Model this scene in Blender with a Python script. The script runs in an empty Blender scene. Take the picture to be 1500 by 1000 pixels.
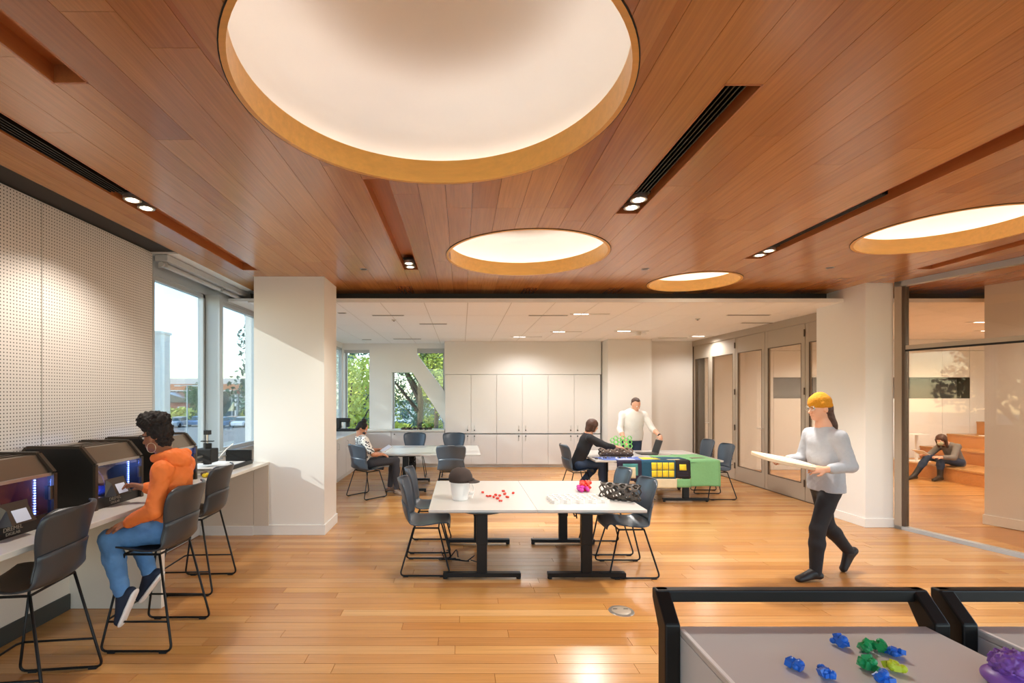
import bpy, bmesh, math, random
import numpy as np
from mathutils import Vector, Matrix, Quaternion
random.seed(7)
SC = bpy.context.scene
COL = SC.collection
PI = math.pi
F, CX, CY, EYE = 720.0, 676.0, 578.0, 1.8

# ------------------------------------------------------------ camera
cam = bpy.data.cameras.new('camera')
cam.sensor_width = 36; cam.lens = 36 * F / 1500
cam.shift_x = (750 - CX) / 1500; cam.shift_y = (CY - 500) / 1500
cam.clip_start = 0.05; cam.clip_end = 500
camo = bpy.data.objects.new('camera', cam); COL.objects.link(camo)
camo.location = (0, 0, EYE); camo.rotation_euler = (PI / 2, 0, 0)
SC.camera = camo

# ------------------------------------------------------------ world, sun, exposure
SC.view_settings.view_transform = 'Standard'
SC.view_settings.look = 'None'
SC.view_settings.exposure = 0.5
SC.view_settings.gamma = 1
SC.view_settings.use_curve_mapping = False
W = bpy.data.worlds.new('sky'); SC.world = W; W.use_nodes = True
nt = W.node_tree
bg = nt.nodes['Background']
sky = nt.nodes.new('ShaderNodeTexSky'); sky.sky_type = 'NISHITA'
sky.sun_disc = False; sky.sun_elevation = math.radians(27); sky.sun_rotation = math.radians(262)
sky.air_density = 1.0; sky.dust_density = .4; sky.ozone_density = 1.5
nt.links.new(sky.outputs[0], bg.inputs[0]); bg.inputs[1].default_value = 0.5
sun = bpy.data.lights.new('sun', 'SUN'); sun.energy = 3.4; sun.angle = math.radians(0.6); sun.color = (1, .95, .88)
suno = bpy.data.objects.new('sun', sun); COL.objects.link(suno)
suno.rotation_euler = Vector((1, .30, -.51)).to_track_quat('-Z', 'Y').to_euler()
suno.location = (-20, -3, 12)
LAMP = 1.7     # strength of all electric lamps of the room
SC.cycles.max_bounces = 8
SC.cycles.diffuse_bounces = 4
SC.cycles.glossy_bounces = 3
SC.cycles.transparent_max_bounces = 12
SC.cycles.sample_clamp_indirect = 4
SC.cycles.use_denoising = True

# ------------------------------------------------------------ materials
def srgb(h):
    if isinstance(h, str):
        h = h.lstrip('#'); h = [int(h[i:i + 2], 16) / 255 for i in (0, 2, 4)]
    return tuple((c / 12.92 if c <= .04045 else ((c + .055) / 1.055) ** 2.4) for c in h[:3]) + (1,)
def mat(name, col, rough=.5, metal=0, spec=.5, emit=0, ecol=None, noise=0, nscale=20, bump=0, coat=0):
    m = bpy.data.materials.new(name); m.use_nodes = True
    b = m.node_tree.nodes['Principled BSDF']; N = m.node_tree.nodes; L = m.node_tree.links
    c = srgb(col)
    b.inputs['Base Color'].default_value = c; b.inputs['Roughness'].default_value = rough
    b.inputs['Metallic'].default_value = metal; b.inputs['Specular IOR Level'].default_value = spec
    b.inputs['Coat Weight'].default_value = coat
    if emit:
        b.inputs['Emission Color'].default_value = srgb(ecol or col); b.inputs['Emission Strength'].default_value = emit
    if noise or bump:
        tc = N.new('ShaderNodeTexCoord'); nz = N.new('ShaderNodeTexNoise'); nz.inputs['Scale'].default_value = nscale
        nz.inputs['Detail'].default_value = 4
        L.new(tc.outputs['Object'], nz.inputs['Vector'])
        if noise:
            r = N.new('ShaderNodeMapRange'); r.inputs[3].default_value = 1 - noise; r.inputs[4].default_value = 1 + noise
            L.new(nz.outputs[0], r.inputs[0])
            mx = N.new('ShaderNodeMix'); mx.data_type = 'RGBA'; mx.blend_type = 'MULTIPLY'; mx.inputs[0].default_value = 1
            mx.inputs[6].default_value = c; L.new(r.outputs[0], mx.inputs[7]); L.new(mx.outputs[2], b.inputs['Base Color'])
        if bump:
            bp = N.new('ShaderNodeBump'); bp.inputs['Strength'].default_value = bump; bp.inputs['Distance'].default_value = .01
            L.new(nz.outputs[0], bp.inputs['Height']); L.new(bp.outputs[0], b.inputs['Normal'])
    return m
def wood(name, cols, axis, rough=.3, gscale=40, var=.9, coat=0):
    """planks: colour picked per object / island, grain stretched along axis 0=x 1=y 2=z"""
    m = bpy.data.materials.new(name); m.use_nodes = True
    N = m.node_tree.nodes; L = m.node_tree.links; b = N['Principled BSDF']
    oi = N.new('ShaderNodeObjectInfo'); ge = N.new('ShaderNodeNewGeometry')
    ad = N.new('ShaderNodeMath'); ad.operation = 'ADD'; L.new(oi.outputs['Random'], ad.inputs[0]); L.new(ge.outputs['Random Per Island'], ad.inputs[1])
    fr = N.new('ShaderNodeMath'); fr.operation = 'FRACT'; L.new(ad.outputs[0], fr.inputs[0])
    cr = N.new('ShaderNodeValToRGB'); L.new(fr.outputs[0], cr.inputs[0])
    el = cr.color_ramp.elements
    for i, c in enumerate(cols):
        p = i / (len(cols) - 1)
        if i < 2: e = el[i]; e.position = p
        else: e = el.new(p)
        e.color = srgb(c)
    sc = N.new('ShaderNodeMapping'); s = [gscale] * 3; s[axis] = gscale * .03; sc.inputs['Scale'].default_value = s
    cb = N.new('ShaderNodeCombineXYZ'); mu = N.new('ShaderNodeMath'); mu.operation = 'MULTIPLY'; mu.inputs[1].default_value = 37
    L.new(fr.outputs[0], mu.inputs[0]); [L.new(mu.outputs[0], cb.inputs[i]) for i in range(3)]
    va = N.new('ShaderNodeVectorMath'); L.new(ge.outputs['Position'], va.inputs[0]); L.new(cb.outputs[0], va.inputs[1])
    L.new(va.outputs[0], sc.inputs[0])
    nz = N.new('ShaderNodeTexNoise'); nz.inputs['Scale'].default_value = 1; nz.inputs['Detail'].default_value = 5; nz.inputs['Roughness'].default_value = .65
    L.new(sc.outputs[0], nz.inputs['Vector'])
    r = N.new('ShaderNodeMapRange'); r.inputs[1].default_value = .25; r.inputs[2].default_value = .75
    r.inputs[3].default_value = var; r.inputs[4].default_value = 2 - var; L.new(nz.outputs[0], r.inputs[0])
    mx = N.new('ShaderNodeMix'); mx.data_type = 'RGBA'; mx.blend_type = 'MULTIPLY'; mx.inputs[0].default_value = 1
    L.new(cr.outputs[0], mx.inputs[6]); L.new(r.outputs[0], mx.inputs[7]); L.new(mx.outputs[2], b.inputs['Base Color'])
    b.inputs['Roughness'].default_value = rough; b.inputs['Coat Weight'].default_value = coat; b.inputs['Coat Roughness'].default_value = .2
    return m
def glassmat(name, tint='#ffffff', refl=.08):
    m = bpy.data.materials.new(name); m.use_nodes = True
    N = m.node_tree.nodes; L = m.node_tree.links; N.remove(N['Principled BSDF'])
    t = N.new('ShaderNodeBsdfTransparent'); t.inputs[0].default_value = srgb(tint)
    g = N.new('ShaderNodeBsdfGlossy'); g.inputs['Roughness'].default_value = .02
    fz = N.new('ShaderNodeLayerWeight'); fz.inputs[0].default_value = .25
    mr = N.new('ShaderNodeMapRange'); mr.inputs[3].default_value = refl; mr.inputs[4].default_value = .45
    L.new(fz.outputs['Fresnel'], mr.inputs[0])
    mi = N.new('ShaderNodeMixShader'); L.new(mr.outputs[0], mi.inputs[0]); L.new(t.outputs[0], mi.inputs[1]); L.new(g.outputs[0], mi.inputs[2])
    L.new(mi.outputs[0], N['Material Output'].inputs[0])
    return m
M = {}
M['ceilwood'] = wood('ceiling_wood', ['#b2743c', '#bd8146', '#b5773e', '#c68c50', '#a46433', '#b87b42', '#c1864a'], 1, .24, 60, .80, .35)
M['floorwood'] = wood('floor_oak', ['#bd8448', '#ca975a', '#c08a50', '#ad743c', '#cfa067', '#b97f44', '#c4914f'], 0, .27, 45, .84, .2)
M['stepwood'] = wood('step_oak', ['#c4844a', '#cc8e52', '#bb7a42'], 0, .4, 40, .85)
M['rim'] = wood('rim_plywood', ['#ebb258', '#efb860', '#e6ab50'], 0, .35, 25, .9)
M['slotwood'] = wood('slot_wood', ['#b87440', '#b06c3a'], 1, .4, 60, .88)
M['white'] = mat('white_paint', '#e6e3de', .6, noise=.01, nscale=3)
M['wallwhite'] = mat('wall_white', '#dedad5', .65, noise=.012, nscale=2)
M['beigewall'] = mat('warm_white_wall', '#d8cfc5', .65, noise=.01, nscale=2)
M['cabinet'] = mat('cabinet_laminate', '#dad6d2', .45, noise=.012, nscale=4)
M['benchpanel'] = mat('bench_panel', '#d9cdbd', .5, noise=.012, nscale=4)
M['counter'] = mat('counter_top', '#d9d2c6', .3, noise=.02, nscale=60)
M['dome'] = mat('dome_plaster', '#ddd7ce', .85)
M['tile'] = mat('ceiling_tile', '#f9f8f6', .85, noise=.015, nscale=30)
M['grid'] = mat('ceiling_grid', '#cfcac2', .6)
M['black'] = mat('black_metal', '#141210', .42, spec=.3)
M['blackmatte'] = mat('black_matte', '#131211', .7)
M['darkgap'] = mat('dark_soffit', '#2c2622', .6)
M['darkbase'] = mat('dark_base', '#3b3a35', .6)
M['alu'] = mat('aluminium_frame', '#b0b4b6', .4, .15)
M['champ'] = mat('champagne_frame', '#ab9d8c', .42, .1)
M['champdark'] = mat('champagne_dark', '#59493b', .45, .3)
M['steel'] = mat('brushed_steel', '#c5c1ba', .3, .8)
M['shade'] = mat('roller_shade', '#b9babb', .6)
M['glass'] = glassmat('window_glass', '#f2f8f8', .03)
M['glass2'] = glassmat('partition_glass', '#f6efe6', .02)
M['shell'] = mat('chair_shell', '#434d58', .33, spec=.5)
M['shelldark'] = mat('stool_shell', '#37383a', .38, spec=.5)
M['tabletop'] = mat('white_tabletop', '#cbc7c2', .25, spec=.5)
M['tabledge'] = mat('table_edge', '#a9a39b', .5)
M['lamp'] = mat('lamp_glow', '#fff1d8', .5, emit=14, ecol='#fff0d6')
M['cove'] = mat('cove_glow', '#fff4e0', .5, emit=8.5, ecol='#f8faff')
M['lampw'] = mat('linear_lamp', '#ffffff', .5, emit=5, ecol='#fff4e4')
M['niche'] = mat('niche_grey', '#5e5a55', .6)
# pegboard
def pegboard():
    m = mat('perforated_panel', '#d6cec7', .6); N = m.node_tree.nodes; L = m.node_tree.links; b = N['Principled BSDF']
    g = N.new('ShaderNodeNewGeometry'); sp = N.new('ShaderNodeSeparateXYZ'); L.new(g.outputs['Position'], sp.inputs[0])
    outs = []
    for ax in (1, 2):
        a = N.new('ShaderNodeMath'); a.operation = 'MULTIPLY'; a.inputs[1].default_value = 1 / .0262; L.new(sp.outputs[ax], a.inputs[0])
        f = N.new('ShaderNodeMath'); f.operation = 'FRACT'; L.new(a.outputs[0], f.inputs[0])
        s = N.new('ShaderNodeMath'); s.operation = 'SUBTRACT'; s.inputs[1].default_value = .5; L.new(f.outputs[0], s.inputs[0])
        p = N.new('ShaderNodeMath'); p.operation = 'POWER'; p.inputs[1].default_value = 2; L.new(s.outputs[0], p.inputs[0]); outs.append(p)
    d = N.new('ShaderNodeMath'); d.operation = 'ADD'; L.new(outs[0].outputs[0], d.inputs[0]); L.new(outs[1].outputs[0], d.inputs[1])
    lt = N.new('ShaderNodeMath'); lt.operation = 'LESS_THAN'; lt.inputs[1].default_value = .036; L.new(d.outputs[0], lt.inputs[0])
    mx = N.new('ShaderNodeMix'); mx.data_type = 'RGBA'; mx.inputs[6].default_value = srgb('#d6cec7'); mx.inputs[7].default_value = srgb('#3a2f29')
    L.new(lt.outputs[0], mx.inputs[0]); L.new(mx.outputs[2], b.inputs['Base Color'])
    return m
M['peg'] = pegboard()

# ------------------------------------------------------------ helpers
def P(px, py, Y): return Vector(((px - CX) / F * Y, Y, EYE - (py - CY) / F * Y))
class MB:
    def __init__(s): s.v = []; s.f = []
    def add(s, vs, fs):
        o = len(s.v); s.v += [tuple(v) for v in vs]; s.f += [tuple(i + o for i in f) for f in fs]; return s
    def box(s, x0, x1, y0, y1, z0, z1, mtx=None):
        vs = [Vector(v) for v in ((x0, y0, z0), (x1, y0, z0), (x1, y1, z0), (x0, y1, z0), (x0, y0, z1), (x1, y0, z1), (x1, y1, z1), (x0, y1, z1))]
        if mtx: vs = [mtx @ v for v in vs]
        return s.add(vs, [(0, 3, 2, 1), (4, 5, 6, 7), (0, 1, 5, 4), (1, 2, 6, 5), (2, 3, 7, 6), (3, 0, 4, 7)])
    def prism(s, pts, a0, a1, axis=2):
        """polygon pts (2D) extruded along axis"""
        n = len(pts)
        def mk(p, a):
            return {2: (p[0], p[1], a), 1: (p[0], a, p[1]), 0: (a, p[0], p[1])}[axis]
        vs = [mk(p, a0) for p in pts] + [mk(p, a1) for p in pts]
        fs = [tuple(range(n))[::-1], tuple(range(n, 2 * n))] + [(i, (i + 1) % n, n + (i + 1) % n, n + i) for i in range(n)]
        return s.add(vs, fs)
    def cyl(s, a, b, r, r2=None, n=16):
        a = Vector(a); b = Vector(b); r2 = r if r2 is None else r2
        d = (b - a).normalized(); u = d.orthogonal().normalized(); w = d.cross(u)
        vs = []
        for c, rr in ((a, r), (b, r2)):
            vs += [c + (u * math.cos(t) + w * math.sin(t)) * rr for t in [2 * PI * i / n for i in range(n)]]
        fs = [tuple(range(n))[::-1], tuple(range(n, 2 * n))] + [(i, (i + 1) % n, n + (i + 1) % n, n + i) for i in range(n)]
        return s.add(vs, fs)
    def tube(s, pts, r, n=8, fillet=0, closed=False):
        pts = [Vector(p) for p in pts]
        if fillet: pts = round_path(pts, fillet)
        m = len(pts); rings = []
        u = None
        for i, p in enumerate(pts):
            if closed: d = pts[(i + 1) % m] - pts[i - 1]
            elif i == 0: d = pts[1] - p
            elif i == m - 1: d = p - pts[-2]
            else: d = (pts[i + 1] - p).normalized() + (p - pts[i - 1]).normalized()
            d.normalize()
            u = d.orthogonal().normalized() if u is None else (u - d * u.dot(d)).normalized()
            w = d.cross(u)
            rings.append([p + (u * math.cos(2 * PI * k / n) + w * math.sin(2 * PI * k / n)) * r for k in range(n)])
        vs = [v for q in rings for v in q]; fs = []
        for i in range(m if closed else m - 1):
            j = (i + 1) % m
            for k in range(n): fs.append((i * n + k, i * n + (k + 1) % n, j * n + (k + 1) % n, j * n + k))
        if not closed: fs += [tuple(range(n))[::-1], tuple(range((m - 1) * n, m * n))]
        return s.add(vs, fs)
    def ring(s, cx, cy, r0, r1, z0, z1, n=96):
        vs = []
        for r, z in ((r0, z0), (r1, z0), (r1, z1), (r0, z1)):
            vs += [(cx + r * math.cos(2 * PI * i / n), cy + r * math.sin(2 * PI * i / n), z) for i in range(n)]
        fs = []
        for k in range(4):
            for i in range(n):
                j = (i + 1) % n; k2 = (k + 1) % 4
                fs.append((k * n + i, k2 * n + i, k2 * n + j, k * n + j))
        return s.add(vs, fs)
    def lathe(s, prof, n=24, c=(0, 0, 0), cap=True):
        vs = []; m = len(prof)
        for r, z in prof:
            vs += [(c[0] + r * math.cos(2 * PI * i / n), c[1] + r * math.sin(2 * PI * i / n), c[2] + z) for i in range(n)]
        fs = [(k * n + i, k * n + (i + 1) % n, (k + 1) * n + (i + 1) % n, (k + 1) * n + i) for k in range(m - 1) for i in range(n)]
        if cap and prof[0][0] > 0: fs.append(tuple(range(n))[::-1])
        if cap and prof[-1][0] > 0: fs.append(tuple(range((m - 1) * n, m * n)))
        return s.add(vs, fs)
    def build(s, name, m, parent=None, smooth=False, bevel=0, kind=None):
        me = bpy.data.meshes.new(name); me.from_pydata(s.v, [], s.f)
        me.materials.append(M[m] if isinstance(m, str) else m)
        return link(name, me, parent, smooth, bevel, kind)
def link(name, me, parent=None, smooth=False, bevel=0, kind=None):
    me.update()
    bm = bmesh.new(); bm.from_mesh(me); bmesh.ops.recalc_face_normals(bm, faces=bm.faces); bm.to_mesh(me); bm.free()
    if smooth:
        me.polygons.foreach_set('use_smooth', [True] * len(me.polygons))
    o = bpy.data.objects.new(name, me); COL.objects.link(o)
    if parent: o.parent = parent
    if smooth == 2:
        try: me.set_sharp_from_angle(angle=math.radians(40))
        except Exception: pass
    if bevel:
        b = o.modifiers.new('bevel', 'BEVEL'); b.width = bevel; b.segments = 2; b.limit_method = 'ANGLE'
    if kind: o['kind'] = kind
    return o
def round_path(pts, r, n=5):
    out = [pts[0]]
    for i in range(1, len(pts) - 1):
        p, a, b = pts[i], pts[i - 1], pts[i + 1]
        da = (a - p); db = (b - p); q = min(r, da.length * .45, db.length * .45)
        s = p + da.normalized() * q; e = p + db.normalized() * q
        for k in range(n + 1):
            t = k / n; out.append(s * (1 - t) ** 2 + p * 2 * t * (1 - t) + e * t * t)
    out.append(pts[-1]); return out
def thing(name, label, cat, loc=(0, 0, 0), rotz=0, group=None):
    o = bpy.data.objects.new(name, None); COL.objects.link(o); o.empty_display_size = .1
    o.location = loc; o.rotation_euler = (0, 0, rotz)
    return tag(o, label, cat, group)
def tag(o, label, cat, group=None, kind=None):
    if label: o['label'] = label
    if cat: o['category'] = cat
    if group: o['group'] = group
    if kind: o['kind'] = kind
    return o
def struct(o, label, cat=None):
    o['kind'] = 'structure'; o['label'] = label; o['category'] = cat or o.name.split('_')[0]
    return o
def copy_tree(o, kids, parent=None):
    c = o.copy(); COL.objects.link(c)
    if parent: c.parent = parent
    for ch in kids.get(o.name, []): copy_tree(ch, kids, c)
    return c
def kids_of(root):
    d = {}
    for o in list(COL.objects):
        if o.parent: d.setdefault(o.parent.name, []).append(o)
    return d
def sbox(name, m, x0, x1, y0, y1, z0, z1, label=None, cat=None, parent=None, bevel=0):
    o = MB().box(x0, x1, y0, y1, z0, z1).build(name, m, parent, bevel=bevel)
    if label: struct(o, label, cat)
    return o
# ============================================================ SETTING
H = 3.32; HW = 3.131
XW = -3.33      # perforated wall
XG = -3.40      # window plane
# ---- floor: boards across the view
floor = sbox('floor', 'floorwood', -3.5, 14.2, -3, 12.9, -.2, -.006, 'honey oak strip floor running under the whole room', 'floor')
def floor_boards():
    rowh = .118; rnd = random.Random(3); rest = MB(); n = 0; cache = {}
    y = 2.35; k = 0
    while y < 12.8:
        x = -3.33 - rnd.random() * 1.5
        xmax = 6.6 if y < 6.6 else 14.0
        while x < xmax:
            Lg = rnd.choice([1.1, 1.4, 1.7, 2.0, 2.3])
            a, b = max(x, -3.33), min(x + Lg, xmax)
            z = rnd.choice([0, -.0006, -.0011])
            if b - a > .03:
                vis = abs(((a + b) / 2) / y) < 1.35
                if y < 6.2 and n < 298 and vis:
                    key = round(b - a, 3)
                    if key not in cache:
                        mb = MB(); w = key - .0016; h = rowh - .0016; e = .0012
                        mb.add([(0, 0, -.006), (w, 0, -.006), (w, h, -.006), (0, h, -.006), (e, e, 0), (w - e, e, 0), (w - e, h - e, 0), (e, h - e, 0)],
                               [(4, 5, 6, 7), (0, 1, 5, 4), (1, 2, 6, 5), (2, 3, 7, 6), (3, 0, 4, 7)])
                        me = bpy.data.meshes.new('floor_board'); me.from_pydata(mb.v, [], mb.f); me.materials.append(M['floorwood']); me.update(); cache[key] = me
                    o = bpy.data.objects.new('floor_board', cache[key]); COL.objects.link(o); o.parent = floor; o.location = (a, y, z); n += 1
                else:
                    rest.add([(a, y, -.006), (b - .0016, y, -.006), (b - .0016, y + rowh - .0016, -.006), (a, y + rowh - .0016, -.006),
                              (a, y, z), (b - .0016, y, z), (b - .0016, y + rowh - .0016, z), (a, y + rowh - .0016, z)],
                             [(4, 5, 6, 7), (0, 1, 5, 4), (1, 2, 6, 5), (2, 3, 7, 6), (3, 0, 4, 7)])
            x += Lg
        y += rowh; k += 1
    rest.build('far_floor_boards', 'floorwood', floor, kind='stuff')
floor_boards()

# ---- wood ceiling with circular openings and linear slots
CIRC = [(-.143, 2.54, .97), (.712, 5.37, .85), (4.55, 4.6, .69), (3.13, 6.64, .56)]
SLOT = [(-2.67, -2.48, .9, 6.0), (-1.99, -1.82, .9, 2.4), (-.70, -.52, 3.46, 5.98), (1.29, 1.48, 2.41, 4.13), (3.16, 3.35, .9, 5.5), (5.50, 5.69, .9, 5.95)]
ceil = sbox('ceiling', 'darkgap', -3.45, 9.3, -3, 7.5, H + .75, H + .8, 'warm wooden plank ceiling with round skylight recesses', 'ceiling')
def ceiling_planks():
    rnd = random.Random(11)
    segs = []; x = -3.05
    for s in sorted(SLOT):
        segs.append((x, s[0], None)); segs.append((s[0], s[1], s)); x = s[1]
    segs.append((x, 9.25, None))
    rows = []
    for a, b, s in segs:
        if s: rows.append((a, b, s)); continue
        n = max(1, round((b - a) / .205))
        for i in range(n): rows.append((a + (b - a) * i / n, a + (b - a) * (i + 1) / n, None))
    g = .0022
    def plank(xa, xb, lo, hi):
        N = 8 if any(abs((xa + xb) / 2 - c[0]) < c[2] + .25 for c in CIRC) else 1
        xs = [xa + (xb - xa) * i / N for i in range(N + 1)]
        ya = [lo(x) for x in xs]; yb = [hi(x) for x in xs]
        # drop collapsed columns
        idx = [i for i in range(N + 1) if yb[i] - ya[i] > .004]
        if len(idx) < 2: return
        i0, i1 = idx[0], idx[-1]
        mb = MB(); vs = []; n = i1 - i0 + 1
        for z in (H, H + .018):
            vs += [(xs[i], ya[i], z) for i in range(i0, i1 + 1)] + [(xs[i], max(yb[i], ya[i] + .001), z) for i in range(i0, i1 + 1)]
        fs = [(i, i + 1, n + i + 1, n + i) for i in range(n - 1)]
        o = 2 * n
        fs += [(i, i + 1, o + i + 1, o + i) for i in range(n - 1)] + [(n + i, n + i + 1, o + n + i + 1, o + n + i) for i in range(n - 1)]
        fs += [(0, n, o + n, o), (n - 1, 2 * n - 1, o + 2 * n - 1, o + n - 1)]
        mb.add(vs, fs).build('ceiling_plank', 'ceilwood', ceil)
    for xa, xb, s in rows:
        spans = [(.95, 7.39)]
        if s: spans = ([(s[3], 7.39)] if s[3] < 7.3 else []) + ([(.95, s[2])] if s[2] > 1.1 else [])
        for (y0, y1) in spans:
            cuts = [y0]; y = y0 - rnd.random() * 2.2
            while y < y1:
                y += rnd.choice([2.1, 2.7, 3.2, 3.6])
                if y0 + .2 < y < y1 - .2: cuts.append(y)
            if -.2 < (xa + xb) / 2 < .9 and y1 > 4.2: cuts = sorted([q for q in cuts if abs(q - 4.0) > .3] + [4.0])
            cuts.append(y1)
            for c0, c1 in zip(cuts[:-1], cuts[1:]):
                cc = [c for c in CIRC if xb > c[0] - c[2] and xa < c[0] + c[2] and c1 > c[1] - c[2] and c0 < c[1] + c[2]]
                a, b = xa + g / 2, xb - g / 2
                if not cc:
                    plank(a, b, lambda x: c0 + g / 2, lambda x: c1 - g / 2); continue
                c = cc[0]; R = c[2] + .006
                def half(x, c=c, R=R):
                    return math.sqrt(max(0, R * R - (x - c[0]) ** 2))
                # split at circle's x extremes
                parts = [(a, b)]
                for xe in (c[0] - R, c[0] + R):
                    parts = [q for p in parts for q in ([(p[0], xe), (xe, p[1])] if p[0] < xe < p[1] else [p])]
                mid = [p for p in parts if c[0] - R <= (p[0] + p[1]) / 2 <= c[0] + R]
                out = [p for p in parts if p not in mid]
                for p in out: plank(p[0], p[1], lambda x: c0 + g / 2, lambda x: c1 - g / 2)
                for p in mid:
                    plank(p[0], p[1], lambda x: c0 + g / 2, lambda x: min(c1 - g / 2, c[1] - half(x)))
                    plank(p[0], p[1], lambda x: max(c0 + g / 2, c[1] + half(x)), lambda x: c1 - g / 2)
ceiling_planks()
sbox('rear_ceiling_panel', 'ceilwood', -3.05, 9.25, -3, .948, H, H + .02, parent=ceil)
# solid backing above planks is the void; block light by a lid just over the planks between openings is not needed (ceiling slab above)
COVES = []
for i, (cx, cy, r) in enumerate(CIRC):
    nm = ['largest round cove light recess straight above the near tables', 'round cove recess above the seam of the white centre tables',
          'round cove recess at the right beside the glass partition', 'smallest round cove recess near the white ceiling edge'][i]
    t = thing('cove_light', nm, 'ceiling light', (cx, cy, H))
    MB().ring(0, 0, r, r + .028, -.006, .15).build('rim', 'rim', t, smooth=2)
    MB().ring(0, 0, r + .028, r + .034, -.004, .02).build('shadow_gap', 'blackmatte', t, smooth=2)
    # dome: side wall curving to flat top
    R2 = r + .17; top = .62 if i == 0 else .45
    prof = [(r + .028, .06), (R2, .06), (R2 + .001, .10)]
    q = .26
    prof += [(R2 - q + q * math.cos(a), top - q + q * math.sin(a)) for a in [PI / 2 * k / 8 for k in range(9)]]
    prof += [(.3, top + .004), (.001, top + .005)]
    MB().lathe(prof, 96, cap=False).build('dome', 'dome', t, smooth=2)
    MB().ring(0, 0, r + .07, r + .10, .085, .10).build('led_strip', 'cove', t, smooth=2)

def spot(x, y, z, e, size=2.2, col=(1, .93, .83), rad=.04):
    l = bpy.data.lights.new('lamp_beam', 'SPOT'); l.energy = e * LAMP; l.spot_size = size; l.spot_blend = .6; l.color = col; l.shadow_soft_size = rad
    o = bpy.data.objects.new('lamp_beam', l); COL.objects.link(o); o.location = (x, y, z); return o
def downlights(x0, x1, ys, which, e=55):
    """a twin square downlight set into a slot"""
    xm = (x0 + x1) / 2; y0, y1 = ys
    t = thing('downlight', which, 'ceiling light', (xm, (y0 + y1) / 2, H))
    w = (x1 - x0) / 2 - .022; hy = (y1 - y0) / 2
    mb = MB(); mb.ring(0, -hy / 2, w * .78, w, .0, .03, 24); mb.ring(0, hy / 2, w * .78, w, .0, .03, 24)
    mb.build('trim_ring', 'steel', t, smooth=2)
    MB().box(-w, w, -hy, hy, .03, .05).build('housing', 'black', t)
    for s in (-1, 1):
        MB().cyl((0, s * hy / 2, .022), (0, s * hy / 2, .03), w * .55, n=20).build('lens', 'lamp', t)
        spot(xm, (y0 + y1) / 2 + s * hy / 2, H - .01, e)
SL = ['far left above the perforated wall, with black grille and lit downlights', 'short, top left of the view, empty wooden', 'between the big and the second round recess, ending in a downlight',
      'right of the big round recess, with black grille', 'long one at right with a slim black grille', 'rightmost, beside the glass partition']
for i, (x0, x1, y0, y1) in enumerate(SLOT):
    t = thing('ceiling_slot', 'linear recess in the wood ceiling ' + SL[i].split(',')[0] if i in (1,) else ['linear ceiling recess along the perforated wall with black grille', '', 'linear ceiling recess between the two larger round coves', 'linear ceiling recess with wide black grille right of the largest cove',
        'long linear ceiling recess with slim black grille toward the right', 'linear ceiling recess nearest the glass partition at right'][i], 'ceiling recess', (x0, y0, H))
    w = x1 - x0; l = y1 - y0; d = .085
    mb = MB(); mb.box(0, w, 0, l, d, d + .012); mb.box(-.004, .006, 0, l, -.001, d); mb.box(w - .006, w + .004, 0, l, -.001, d)
    mb.box(0, w, -.004, .008, -.001, d); mb.box(0, w, l - .008, l + .004, -.001, d)
    mb.build('recess_lining', 'slotwood', t)
def grille(x0, x1, y0, y1, label):
    t = thing('air_grille', label, 'air vent', (x0, y0, H + .02))
    MB().box(0, x1 - x0, 0, y1 - y0, .03, .04).build('backing', 'blackmatte', t)
    n = 4
    for k in range(n + 1):
        xx = (x1 - x0) * k / n
        MB().box(xx - .004, xx + .004, 0, y1 - y0, -.01, .03).build('fin', 'black', t)
grille(-2.655, -2.55, .95, 3.72, 'slim black linear air grille along the perforated wall')
grille(1.30, 1.41, 2.43, 3.72, 'wide black linear air grille right of the largest cove')
grille(3.17, 3.25, 3.75, 5.1, 'slim black linear air grille toward the right')
downlights(-2.66, -2.49, (3.76, 4.10), 'lit twin downlight in the slot above the perforated wall', 26)
downlights(1.30, 1.47, (3.76, 4.08), 'lit twin downlight at the end of the wide black grille', 50)
downlights(3.17, 3.34, (5.12, 5.45), 'twin downlight in the slot toward the right', 90)
downlights(-.69, -.53, (5.62, 5.94), 'twin downlight in the slot between the two larger coves', 25)
def added_downlight(x, y, nm, e):  # invented fill lamp, brightens the dim pier and floor beyond the glass
    t = thing('added_downlight', nm, 'ceiling light', (x, y, H)); MB().ring(0, 0, .05, .065, -.004, .002, 28).build('trim_ring', 'steel', t)
    MB().cyl((0, 0, -.002), (0, 0, .0), .05, n=24).build('lens', 'lamp', t); spot(x, y, H - .02, e, 2.6)
added_downlight(7.6, 4.9, 'added round fill light beyond the glass partition, nearer the camera', 130); added_downlight(8.75, 6.5, 'added round fill light beyond the glass partition, behind the pier', 60)
for x, y, nm in [(945, 394, 'small dark ceiling disc between the second and the smallest cove'), (533, 394, 'small dark ceiling disc near the left white column'), (1216, 392, 'small dark ceiling disc right of the smallest cove')]:
    Y = (H - EYE) * F / (CY - y)
    t = thing('sprinkler_cap', nm, 'sprinkler', P(x, y, Y))
    MB().cyl((0, 0, -.006), (0, 0, 0), .035, n=24).build('cap', 'champdark', t); MB().cyl((0, 0, -.008), (0, 0, 0), .042, .042, 24).v
    MB().ring(0, 0, .036, .045, -.004, .001, 24).build('flange', 'steel', t)

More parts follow.
